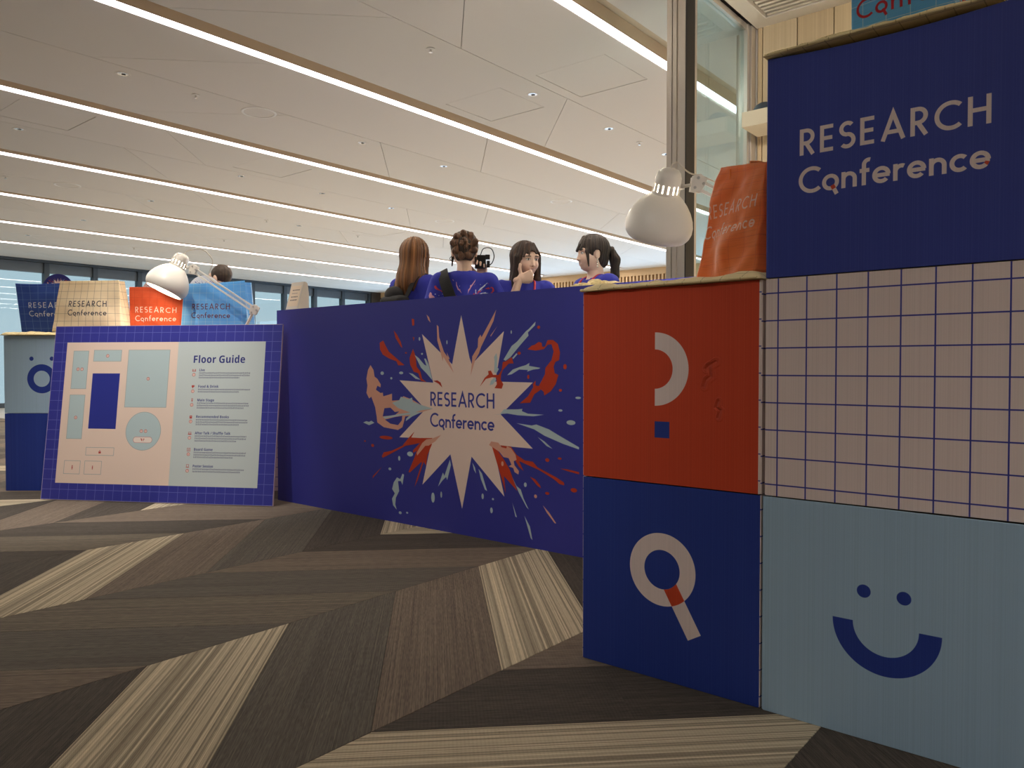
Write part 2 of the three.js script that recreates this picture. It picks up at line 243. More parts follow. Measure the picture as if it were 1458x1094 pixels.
function ceilingPanel(corners, mat) {
  const inset = 0.003, c = corners.map(([x, z]) => V(x, z, 0)), ctr = c.reduce((a, p) => a.add(p), V(0, 0, 0)).multiplyScalar(1 / c.length);
  const pts = c.map((p) => { const d = ctr.clone().sub(p); return new THREE.Vector2(p.x + Math.sign(d.x) * inset, p.y + Math.sign(d.y) * inset); });
  const s = new THREE.Shape(pts), xs = pts.map((p) => p.x), zs = pts.map((p) => p.y), hatches = [];
  for (const h of HATCHES) { const cx = (h[0] + h[1]) / 2, cz = (h[2] + h[3]) / 2; let inside = cz > Math.min(...zs) && cz < Math.max(...zs); if (!inside) continue;
    let odd = false; for (let i = 0, j = pts.length - 1; i < pts.length; j = i++) { const a = pts[i], b = pts[j]; if ((a.y > cz) !== (b.y > cz) && cx < ((b.x - a.x) * (cz - a.y)) / (b.y - a.y) + a.x) odd = !odd; }
    if (odd) { s.holes.push(new THREE.Path([[h[0], h[2]], [h[1], h[2]], [h[1], h[3]], [h[0], h[3]]].map((p) => new THREE.Vector2(...p)))); hatches.push(h); } }
  const g = new THREE.ExtrudeGeometry(s, { depth: 0.02, bevelEnabled: false }).rotateX(Math.PI / 2).translate(0, CEIL + 0.02, 0);
  const m = part('ceiling_panel', g, mat, ceiling);
  for (const h of hatches) part('access_hatch', span(h[0] + 0.006, h[1] - 0.006, CEIL + 0.0015, CEIL + 0.02, h[2] + 0.006, h[3] - 0.006), mat, m);
}
const rows = [];
for (let k = 0; k < 7; k++) {   // a bay lies between the far edge of strip k and the near edge of strip k + 1
  const z1 = stripZ(k) - 0.037, mid = stripZ(k) - 0.895, z0 = k < 6 ? stripZ(k + 1) + 0.185 : -16.4;
  rows.push([z1, mid, JOINTS[k][0], 1], [mid, z0, JOINTS[k][1], 0]);
}
rows.forEach(([za, zb, js, onMidAtFar], r) => {
  const list = [[-5, -5]], d = za - zb;
  for (const j of [-1.8, ...js]) { const opp = (r === 1 && j === 3.10) || (r === 2 && j === 2.2) || (r === 3 && j === 3.75); list.push(onMidAtFar ? (opp ? [j + d, j] : [j - d, j]) : (opp ? [j, j - d] : [j, j + d])); }
  list.push([14.3, 14.3]);
  for (let q = 0; q + 1 < list.length; q++) { const a = list[q], b = list[q + 1]; ceilingPanel([[a[0], za], [b[0], za], [b[1], zb], [a[1], zb]], (r + q) % 3 ? plaster : plasterB); }
});
ceilingPanel([[-5, -1.88], [14.3, -1.88], [14.3, stripZ(0) + 0.185], [-5, stripZ(0) + 0.185]], plaster);
for (let k = 0; k < 7; k++) {   // the slot beside each strip
  const z1 = stripZ(k) + 0.185, z0 = stripZ(k) - 0.037, x0 = -5, x1 = 14.3;
  part('slot_recess', [span(x0, x1, CEIL + 0.1, CEIL + 0.115, z0, z1), span(x0, x1, CEIL + 0.0205, CEIL + 0.1, z1, z1 + 0.012), span(x0, x1, CEIL + 0.0205, CEIL + 0.1, z0 - 0.012, z0)], slotMat, ceiling);
  part('slot_cover', span(-5, STRIP_STARTS[k] - 0.01, CEIL, CEIL + 0.02, z0 + 0.001, z1 - 0.001), plaster, ceiling);
  part('slot_cover', span(STRIP_X1 + 0.01, 14.3, CEIL, CEIL + 0.02, z0 + 0.001, z1 - 0.001), plaster, ceiling);
}
const stripMat = new THREE.MeshStandardMaterial({ color: 0x111111, emissive: lin(1, 0.9, 0.93), emissiveIntensity: STRIP_GLOW, roughness: 0.5 });
const housingMat = std(lin(0.62, 0.5, 0.36), 0.6);
const ORD = ['nearest', 'second nearest', 'third nearest', 'fourth nearest', 'fifth nearest', 'sixth nearest', 'farthest'];
for (let k = 0; k < 7; k++) {
  const t = thing('line_light', `glowing white ceiling line light, ${['nearest the glass partition', 'second from the glass partition', 'third from the glass partition', 'fourth from the glass partition', 'third from the far window wall', 'second from the far window wall', 'nearest the far window wall'][k]}`, 'ceiling light', [0, CEIL, stripZ(k)]);
  const X0 = STRIP_STARTS[k], L = STRIP_X1 - X0, cx = (X0 + STRIP_X1) / 2;
  part('housing', bx(L, 0.09, 0.056, cx, 0.053, 0), housingMat, t);
  part('diffuser', bx(L, 0.014, 0.056, cx, 0.001, 0), stripMat, t);
  const light = new THREE.RectAreaLight(LED, LED_POWER * 66 / 56, L, 0.056); light.position.set(cx, -0.012, 0); light.rotation.x = -Math.PI / 2; t.add(light);
}
// small fittings in the ceiling
const chrome = std(lin(0.75, 0.73, 0.7), 0.25, { metalness: 0.9 }), darkHole = std(lin(0.05, 0.045, 0.04), 0.6), fittingWhite = std(lin(0.8, 0.77, 0.72), 0.5);
const bayName = ['just behind the nearest strip', 'between the second and third strips', 'between the third and fourth strips', 'between the fourth and fifth strips', 'between the fifth and sixth strips', 'between the last two strips', 'past the last strip'];
{
  const placeName = ['first', 'second', 'third', 'fourth', 'fifth'];
    const DL = { 0: [1.40, 4.63, 5.71, 6.74], 1: [1.40, 2.47, 4.62, 5.69], 2: [2.46, 4.59, 5.65, 6.74], 3: [4.55, 6.72, 8.85], 4: [4.54], 5: [4.5] };
  for (const b in DL) DL[b].forEach((x, i) => {
    const t = thing('recessed_downlight', `recessed ceiling downlight ${bayName[b]}, ${placeName[i]} from left`, 'downlight', [x, CEIL, -3.6 - 1.985 * b]);
    part('trim_ring', new THREE.LatheGeometry([[0.036, 0.001], [0.038, -0.003], [0.05, -0.003], [0.052, 0.0]].map((p) => new THREE.Vector2(...p)), 28), fittingWhite, t);
    part('reflector', new THREE.LatheGeometry([[0.001, -0.0005], [0.02, -0.0012], [0.036, -0.0022]].map((p) => new THREE.Vector2(...p)), 24), chrome, t);
    if (x < 1.5 && b === '0') {   // this one is switched on
      part('lamp_lens', new THREE.CylinderGeometry(0.03, 0.03, 0.002, 20).translate(0, -0.0025, 0), new THREE.MeshStandardMaterial({ color: 0x222222, emissive: LED, emissiveIntensity: 3 }), t);
      const s = new THREE.SpotLight(LOBBY, DOWN_POWER, 0, 0.48, 0.8, 2); s.position.set(0, -0.012, 0); s.target.position.set(0.58, -2.3, -0.78); s.shadow.radius = 2; t.add(s, s.target);
    } else part('lamp_lens', new THREE.CylinderGeometry(0.014, 0.014, 0.002, 16).translate(0.006, -0.002, 0), darkHole, t);
  });
  const SP = { 0: [6.23, 3.55], 1: [3.01], 3: [2.97, 6.18, 7.81], 4: [6.68], 5: [6.14] };
  for (const b in SP) SP[b].forEach((x, i) => {
    const t = thing('sprinkler_head', `tiny metal sprinkler head on the ceiling ${bayName[b]}${SP[b].length > 1 ? ', ' + placeName[i] : ''}`, 'sprinkler', [x, CEIL, -3.6 - 1.985 * b]);
    part('escutcheon', new THREE.CylinderGeometry(0.028, 0.031, 0.004, 20).translate(0, -0.002, 0), fittingWhite, t);
    part('deflector', [new THREE.CylinderGeometry(0.006, 0.008, 0.02, 10).translate(0, -0.012, 0), new THREE.CylinderGeometry(0.012, 0.012, 0.002, 12).translate(0, -0.023, 0)], chrome, t);
  });
  const SPK = [[3.54, -5.57, 'in the bay behind the second strip'], [3.56, -9.47, 'in the bay behind the fourth strip'], [7.82, -5.63, 'above the woman with the ponytail'], [7.82, -7.66, 'above the women with their backs turned']];
  const speakerRing = std(lin(0.92, 0.91, 0.88), 0.4);
  for (const [x, z, w] of SPK) {
    const t = thing('ceiling_speaker', `white round flush ceiling speaker ${w}`, 'speaker', [x, CEIL, z]);
    part('ring', new THREE.LatheGeometry([[0.118, 0], [0.118, -0.004], [0.128, -0.006], [0.138, -0.003], [0.139, 0]].map((p) => new THREE.Vector2(...p)), 40), speakerRing, t);
    part('grille', new THREE.CylinderGeometry(0.117, 0.117, 0.003, 36).translate(0, -0.0005, 0), plasterB, t);
  }
}

// ---------- walls, far windows, slatted wall ----------
const wallPaint = std(lin(0.55, 0.5, 0.44), 0.9), darkMetal = std(lin(0.045, 0.06, 0.075), 0.5, { metalness: 0.3 }), darkPanel = std(lin(0.05, 0.038, 0.028), 0.7), aluminium = std(lin(0.62, 0.57, 0.5), 0.32, { metalness: 0.75 });
struct('wall_west', span(-5.16, -5, -0.1, 3.1, -16.7, 5.1), wallPaint);
struct('wall_back', span(-5.1, 4.75, -0.1, 3.1, 5, 5.15), wallPaint);
struct('wall_south', span(4.62, 14.4, -0.1, 3.1, -1.98, -1.84), wallPaint);
const paneGlass = new THREE.MeshPhysicalMaterial({ color: lin(0.38, 0.40, 0.385), roughness: 0.02, transmission: 1, thickness: 0, ior: 1.5 }), eastGlass = new THREE.MeshPhysicalMaterial({ color: lin(0.9, 0.95, 1), roughness: 0.02, transmission: 1, thickness: 0, ior: 1.5 });
{
  const w = structGroup('window_1');
  part('header', [span(-5, 13.86, 2.79, 2.86, -16.62, -16.4)], darkMetal, w);
  part('blind_box', span(-5, 13.86, 2.60, 2.79, -16.6, -16.5), std(lin(0.075, 0.095, 0.115), 0.35, { metalness: 0.2 }), w);
  part('sill', span(-5, 13.86, 0, 0.09, -16.6, -16.42), darkMetal, w);
  const xs = []; for (let k = -12; k <= 9; k++) xs.push(5.80 + 0.896 * k);
  xs.forEach((x) => part('mullion', span(x - 0.045, x + 0.045, 0.09, 2.79, -16.6, -16.46), darkMetal, w));
  for (let k = 0; k + 1 < xs.length; k++) part('window_pane', span(xs[k] + 0.045, xs[k + 1] - 0.045, 0.09, 2.60, -16.56, -16.55), paneGlass, w);
  struct('wall_north', [span(13.9, 14.4, -0.1, 3.1, -16.65, -16.42), span(-5.1, 14.4, 2.86, 3.1, -16.66, -16.5)], darkPanel);
}
{
  const wood = std(lin(0.62, 0.43, 0.24), 0.6), behind = std(lin(0.05, 0.035, 0.022), 0.8);
  const w = structGroup('wall_east');
  part('board', [span(14.3, 14.4, 2.28, 3.1, -16.45, -1.9), span(14.3, 14.4, -0.1, 0.1, -16.45, -1.9)], behind, w);
  part('wood_header', span(14.2, 14.298, 2.70, CEIL - 0.001, -16.4, -1.95), wood, w);
  part('wood_sill', span(14.2, 14.298, 2.28, 2.34, -16.4, -1.95), wood, w);
  const list = []; for (let z = -16.35; z < -2; z += 0.085) list.push(span(14.21, 14.298, 2.34, 2.70, z, z + 0.04));
  part('slat', list, wood, w).userData.kind = 'stuff';
  for (let z = -16.4; z < -2; z += 1.2) part('window_post', span(14.3, 14.38, 0.1, 2.28, z - 0.03, z + 0.03), darkMetal, w);
  for (let z = -16.4; z + 1.2 < -1.9; z += 1.2) part('window_pane', span(14.34, 14.35, 0.1, 2.28, z + 0.03, z + 1.17), eastGlass, w);
}

// ---------- glass partition and the wood-panelled lobby wall ----------
{
  const w = structGroup('window_2');
  part('jamb', [span(3.685, 3.78, 0, CEIL, -1.90, -1.858), span(3.695, 3.78, 0, CEIL, -1.907, -1.90), span(3.68, 3.78, 0, CEIL, -1.928, -1.907), span(3.695, 3.78, 0, CEIL, -1.934, -1.928), span(3.68, 3.78, 0, CEIL, -1.962, -1.934)], aluminium, w);
  part('seal', span(3.686, 3.784, 0, CEIL, -1.8578, -1.852), std(lin(0.012, 0.011, 0.01), 0.5), w);
  part('frame', [span(3.79, 3.835, 0, CEIL, -1.91, -1.865), span(4.50, 4.53, 0, CEIL, -1.915, -1.86), span(4.54, 4.608, 0, CEIL, -1.93, -1.85), span(3.835, 4.50, CEIL - 0.035, CEIL - 0.001, -1.91, -1.865), span(3.835, 4.50, 0, 0.08, -1.91, -1.865)], aluminium, w);
  part('window_pane', span(3.835, 4.50, 0.08, CEIL - 0.035, -1.891, -1.882), new THREE.MeshPhysicalMaterial({ color: lin(0.74, 0.86, 0.88), roughness: 0.01, transmission: 1, thickness: 0, ior: 1.5 }), w);
}
{
  const grain = (s) => dataTex(256, 1024, (u, v) => { const n = noise2(u * 60, v * 3, s) * 0.5 + noise2(u * 18, v * 1.2, s + 1) * 0.35 + noise2(u * 120, v * 20, s + 2) * 0.15; const k = (n - 0.5) * 24; return [190 + k, 170 + k, 136 + k * 0.85]; });
  const woodMats = [0, 1, 2].map((s) => std([0xffffff, 0xf4f0ea, 0xfaf7f0][s], 0.55, { map: grain(60 + s * 7) }));
  const w = struct('wall_lobby', span(4.63, 4.75, -0.1, 3.1, -1.84, 5), std(lin(0.1, 0.08, 0.05), 0.9));
  part('wood_panel', rbx(0.02, CEIL + 0.04, 0.025, 0.002, 4.62, (CEIL + 0.04) / 2, -1.8265), woodMats[1], w);
  let i = 0; for (let z = -1.812; z < 4.9; z += 0.2095, i++) part('wood_panel', rbx(0.02, CEIL + 0.04, 0.2035, 0.003, 4.62, (CEIL + 0.04) / 2, z + 0.10475), woodMats[i % 3], w);
}
{
  const white = std(lin(0.72, 0.66, 0.56), 0.6), w = structGroup('ceiling_lobby');
  part('border', [span(-4.99, 4.61, CEIL, CEIL + 0.06, -1.845, -1.75), span(4.50, 4.61, CEIL, CEIL + 0.06, -1.75, 4.99)], white, w);
  const slat = bx(0.022, 0.05, 6.7);
  for (let x = 4.475, n = 0; x > -4.9; x -= 0.046, n++) part('slat', slat, white, w).position.set(x, CEIL + 0.03, 1.62);
}
// lamps of the lobby
const lobbySpots = [[3.35, -0.75, 75, 4.0, 0, -0.4], [2.9, 0.6, 80, 3.5, 0, 1.3], [0.4, 1.6, 12], [-1.6, -0.35, 2.4, 1.68, 0.95, -1.2], [-1.6, -1.25, 9, 2.56, 0.6, -2.3], [-1.6, 0.75, 2.7, 1.68, 0.95, -0.4], [1.7, 0.9, 30, 4.61, 2.0, -1.6], [2.9, 3.0, 20], [0.2, 3.6, 12], [-2.6, 3.0, 12]];   // x, z, power and, for those turned to the booth and the panelled wall, the point they are turned to
lobbySpots.forEach(([x, z, power, ax, ay, az], i) => {
  const t = thing('lobby_downlight', '', 'downlight', [x, CEIL + 0.004, z]);
  t.userData.label = 'round warm downlight set into the white slatted ceiling before the booth'; t.userData.group = 'downlights of the slatted ceiling';
  part('trim_ring', new THREE.LatheGeometry([[0.06, 0.0], [0.06, -0.006], [0.075, -0.006], [0.077, 0.0]].map((p) => new THREE.Vector2(...p)), 28), fittingWhite, t);
  part('lens', new THREE.CylinderGeometry(0.059, 0.059, 0.004, 24).translate(0, -0.001, 0), new THREE.MeshStandardMaterial({ color: 0x222222, emissive: LOBBY, emissiveIntensity: 2 }), t);
  const s = new THREE.SpotLight(LOBBY, power, 0, az ? (i > 1 ? 0.4 : 0.6) : 1.0, 0.7, 2); s.position.set(0, -0.02, 0); s.target.position.set(az ? ax - x : 0, az ? ay - CEIL : -2.5, az ? az - z : 0); s.shadow.radius = 4; s.castShadow = true; t.add(s, s.target);
});
{
  const t = thing('wall_shelf', 'pale wooden wall shelf on the panelled wall beside the glass partition', 'shelf', [4.61, 2.18, 0]);
  part('board', rbx(0.24, 0.09, 1.2, 0.004, -0.12, 0.045, -1.24), std(lin(0.6, 0.5, 0.35), 0.5), t);
  const ball = (z, n, l) => { const b = thing('dark_cap', l, 'cap', [4.47, 2.2705, z]); part('crown', new THREE.LatheGeometry([[0.001, 0.062], [0.03, 0.058], [0.055, 0.042], [0.068, 0.02], [0.072, 0]].map((p) => new THREE.Vector2(...p)), 26), std(lin(0.025, 0.035, 0.05), 0.6), b); part('brim', new THREE.CylinderGeometry(0.08, 0.082, 0.006, 26).translate(0, 0.003, 0), std(lin(0.02, 0.028, 0.04), 0.6), b); };
  ball(-1.74, 1, 'dark rounded cap on the wooden wall shelf, nearer the glass'); ball(-1.56, 2, 'dark rounded cap on the wooden wall shelf, nearer the blue box');
}
// ---------- printed cardboard boxes ----------
const BOX = 0.482;
const paperNoise = (ctx, w, h, a = 0.05) => { for (let x = 0; x < w; x += 2) { ctx.fillStyle = `rgba(${hash2(x, 3) > 0.5 ? '255,255,255' : '0,0,0'},${hash2(x, 1) * a})`; ctx.fillRect(x, 0, 2, h); } };
function printTex(bg, draw, size = 1024) { return canvasTex(size, size, (c, w, h) => { c.fillStyle = bg; c.fillRect(0, 0, w, h); draw(c, w); paperNoise(c, w, h, 0.035); }); }
const ringArc = (c, s, x, y, R, r, a0, a1, color) => { c.fillStyle = color; c.beginPath(); c.arc(x * s, (1 - y) * s, R * s, a0, a1); c.arc(x * s, (1 - y) * s, r * s, a1, a0, true); c.closePath(); c.fill(); };
const dot = (c, s, x, y, r, color) => { c.fillStyle = color; c.beginPath(); c.arc(x * s, (1 - y) * s, r * s, 0, TAU); c.fill(); };
const PRINTS = {
  question: printTex(ORANGE, (c, s) => { ringArc(c, s, 0.443, 0.584, 0.187, 0.1, -Math.PI / 2, Math.PI / 2, CREAM); c.fillStyle = NAVY2; c.fillRect(0.443 * s, (1 - 0.318) * s, 0.083 * s, 0.083 * s);
    c.fillStyle = CREAM; c.fillRect(0.985 * s, 0, 0.015 * s, s); c.fillStyle = NAVY; for (let k = 0; k < 8; k++) c.fillRect(0.985 * s, (0.055 + 0.1255 * k) * s, 0.015 * s, 5); }),
  magnifier: printTex(NAVY2, (c, s) => { c.save(); c.translate(0.487 * s, (1 - 0.567) * s); c.rotate(Math.atan2(0.311, 0.181)); c.fillStyle = CREAM; c.fillRect(0.12 * s, -0.04 * s, 0.24 * s, 0.08 * s); c.restore();
    ringArc(c, s, 0.487, 0.567, 0.186, 0.1, 0, TAU, CREAM); c.save(); c.translate(0.487 * s, (1 - 0.567) * s); c.rotate(Math.atan2(0.311, 0.181)); c.fillStyle = ORANGE; c.beginPath(); c.arc(0, 0, 0.186 * s, -0.217, 0.217); c.arc(0, 0, 0.1 * s, 0.41, -0.41, true); c.closePath(); c.fill(); c.restore(); }),
  wordmark: printTex('#2f3f9b', (c, s) => wordmark(c, 0.152 * s, (1 - 0.650) * s, 0.73 * s, 0.3 * s, CREAM, ORANGE, 0.15)),
  grid: printTex(CREAM, (c, s) => { for (let k = 0; k < 8; k++) { c.fillStyle = NAVY; c.fillRect((0.06 + 0.128 * k) * s - 3, 0, 6, s); c.fillRect(0, (1 - 0.053 - 0.1257 * k) * s - 3, s, 6); } }),
  smile: printTex(SKYB, (c, s) => { dot(c, s, 0.446, 0.64, 0.028, NAVY2); dot(c, s, 0.603, 0.638, 0.028, NAVY2); ringArc(c, s, 0.532, 0.506, 0.213, 0.129, 0, Math.PI, NAVY2); }),
  oh: printTex(SKYB, (c, s) => { dot(c, s, 0.358, 0.703, 0.027, NAVY2); dot(c, s, 0.62, 0.703, 0.027, NAVY2); ringArc(c, s, 0.487, 0.444, 0.187, 0.104, 0, TAU, NAVY2); }),
  navy: printTex(NAVY2, () => {}, 256), orange: printTex(ORANGE, () => {}, 256), sky: printTex(SKYB, () => {}, 256),
};
const dentBump = canvasTex(512, 512, (c, w) => { c.fillStyle = '#808080'; c.fillRect(0, 0, w, w); c.lineCap = 'round';
  const crease = (pts, lw, col) => { c.strokeStyle = col; c.lineWidth = lw; c.beginPath(); pts.forEach(([x, y], i) => c[i ? 'lineTo' : 'moveTo'](x * w, (1 - y) * w)); c.stroke(); };
  for (const [dx, col, lw] of [[0.006, 'rgba(200,200,200,0.25)', 24], [0.005, 'rgba(200,200,200,0.3)', 14], [0.002, 'rgba(60,60,60,0.25)', 16], [0, 'rgba(40,40,40,0.3)', 9], [0, 'rgba(20,20,20,0.4)', 4]]) { crease([[0.77, 0.62], [0.735, 0.6], [0.745, 0.55], [0.72, 0.53], [0.71, 0.5]].map(([x, y]) => [x + dx, y]), lw, col); crease([[0.735, 0.6], [0.72, 0.585]].map(([x, y]) => [x + dx, y]), lw, col); crease([[0.785, 0.43], [0.775, 0.4], [0.795, 0.385], [0.785, 0.35]].map(([x, y]) => [x + dx, y]), lw * 0.8, col); } }, { data: true });
const corrugated = canvasTex(512, 64, (c, w, h) => { for (let x = 0; x < w; x++) { const k = 118 + Math.round(18 * Math.sin((x / w) * TAU * 60)) + Math.round(hash2(x, 2) * 24); c.fillStyle = `rgb(${k},${k},${k})`; c.fillRect(x, 0, 1, h); } }, { data: true });
const kraft = std(KRAFT, 0.85), kraftDark = std(lin(0.2, 0.14, 0.08), 0.9);
const printMat = (map, bump = corrugated, scale = 0.0004) => std(0xffffff, 0.62, { map, bumpMap: bump, bumpScale: scale });
const printMats = {}; for (const k in PRINTS) printMats[k] = printMat(PRINTS[k], k === 'question' ? dentBump : corrugated, k === 'question' ? 0.016 : 0.0004);
function faceGeo(sag, W = BOX) {   // a printed sheet of board: rounded corners, its top edge sinking by sag in the middle
  const h = W / 2 - 0.0032, s = new THREE.Shape(); s.moveTo(-h + 0.003, 0.001); s.lineTo(h - 0.003, 0.001); s.quadraticCurveTo(h, 0.001, h, 0.004); s.lineTo(h, BOX - 0.003);
  for (let i = 0; i <= 16; i++) { const t = 1 - i / 8; s.lineTo(t * h, BOX - 0.001 - sag * (1 - t * t)); }
  s.lineTo(-h, 0.004); s.quadraticCurveTo(-h, 0.001, -h + 0.003, 0.001);
  const g = new THREE.ExtrudeGeometry(s, { depth: 0.0035, bevelEnabled: true, bevelSize: 0.0006, bevelThickness: 0.0006, bevelSegments: 1, steps: 1 });
  const p = g.attributes.position, uv = g.attributes.uv; for (let i = 0; i < p.count; i++) uv.setXY(i, (p.getX(i) + W / 2) / BOX, p.getY(i) / BOX);
  return g;
}
function cardboardBox(label, x, y, z, turn, print, other, sag = 0, W = BOX) {
  const t = thing('cardboard_box', label, 'box', [x, y, z], turn);
  part('board_core', rbx(W - 0.005, BOX - 0.012, BOX - 0.005, 0.002, 0, BOX / 2 - 0.0055, 0), kraft, t);
  part('printed_face', faceGeo(sag, W).translate(0, 0, BOX / 2 - 0.0045), printMats[print], t);
  for (const k of [1, 2, 3]) part('printed_face', (k === 2 ? faceGeo(0, W).translate(0, 0, BOX / 2 - 0.0045) : faceGeo(0).translate(0, 0, W / 2 - 0.0045)).rotateY((k * Math.PI) / 2), printMats[other], t);
  for (const s of [-1, 1]) part('top_flap', rbx(W - 0.016, 0.003, BOX / 2 - 0.009, 0.001, 0, BOX - 0.0062 - (sag ? 0.01 : 0), s * (BOX / 4 - 0.002)), kraftDark, t);
  return t;
}
const FX = 1.676 + BOX / 2, WEST = -Math.PI / 2, ZL = -1.137 + 0.2415, WR = 0.51, ZR = -0.649 + 0.001 + 0.255;
cardboardBox('dark blue box with a white magnifying glass, under the orange-red box', FX, 0, ZL, WEST, 'magnifier', 'grid');
cardboardBox('orange-red box with a dented face and a white half ring over a blue square', FX, 0.4837, ZL, WEST, 'question', 'grid');
cardboardBox('light blue box with a dark blue smiling face, on the carpet', FX - 0.005, 0, ZR, WEST - 0.01, 'smile', 'sky', 0, WR);
cardboardBox('pale pink box with a dark blue line grid, middle of the tall stack', FX, 0.4837, ZR, WEST, 'grid', 'grid', 0, WR);
cardboardBox('navy box with large white lettering RESEARCH Conference, top of the tall stack', FX, 0.9674, ZR, WEST, 'wordmark', 'navy', 0.012, WR);
const ROW = THREE.MathUtils.degToRad(-50.6), rowX = [2.011, 2.319, 2.628, 2.936], rowZ = [-5.423, -5.047, -4.672, -4.296];
[['oh', 'navy', 'sky', 'light blue box with a dark blue round open mouth, behind the floor guide', 'plain navy box under the light blue open-mouthed box'],
  ['orange', 'grid', 'grid', 'orange box behind the floor guide under the cream bag', 'gridded pale box under the orange box behind the floor guide'],
  ['navy', 'sky', 'sky', 'navy box behind the floor guide under the orange and light blue bags', 'sky blue box under the navy box behind the floor guide'],
  ['navy', 'grid', 'navy', 'upper navy box at the end of the row, carrying the glowing desk lamp', 'gridded pale box glimpsed in the gap between floor guide and counter']].forEach(([a, b, o, la, lb], k) => {
  cardboardBox(lb, rowX[k], 0, rowZ[k], ROW, b, b === 'navy' ? 'navy' : o === 'sky' ? 'sky' : 'grid'); cardboardBox(la, rowX[k], 0.4837, rowZ[k], ROW, a, o);
});

// ---------- reception counter ----------
{
  const W = 2.9, H = 1.097, t = thing('reception_counter', 'long navy reception counter printed with a white starburst and paint splashes', 'counter', [2.56, 0, -3.86]);
  const tex = canvasTex(2048, 775, (c, w, h) => {
    c.fillStyle = NAVY; c.fillRect(0, 0, w, h); const s = w / (W * 100); drawBurst(c, 0, h, s);
    wordmark(c, 125.6 * s, h - 65.4 * s, 40 * s, 17.4 * s, NAVY, NAVY, 0.13);
  });
  const face = new THREE.BoxGeometry(0.012, H, W).translate(0.006, H / 2, W / 2), p = face.attributes.position, uv = face.attributes.uv;
  for (let i = 0; i < p.count; i++) uv.setXY(i, p.getZ(i) / W, p.getY(i) / H);
  part('printed_front', face, std(0xffffff, 0.55, { map: tex }), t);
  const navyPaint = std(NAVY, 0.55), dk = std(lin(0.03, 0.03, 0.04), 0.5);
  part('side_panel', span(0.012, 0.6, 0, H - 0.002, 0, 0.014), navyPaint, t); part('side_panel', span(0.012, 0.6, 0, H - 0.002, W - 0.014, W), navyPaint, t);
  part('worktop', rbx(0.62, 0.025, W - 0.03, 0.003, 0.324, H - 0.0145, W / 2), std(lin(0.35, 0.34, 0.36), 0.5), t);
  for (const z of [0.05, W / 2, W - 0.05]) part('leg', span(0.56, 0.59, 0, H - 0.03, z - 0.015, z + 0.015), dk, t);
}

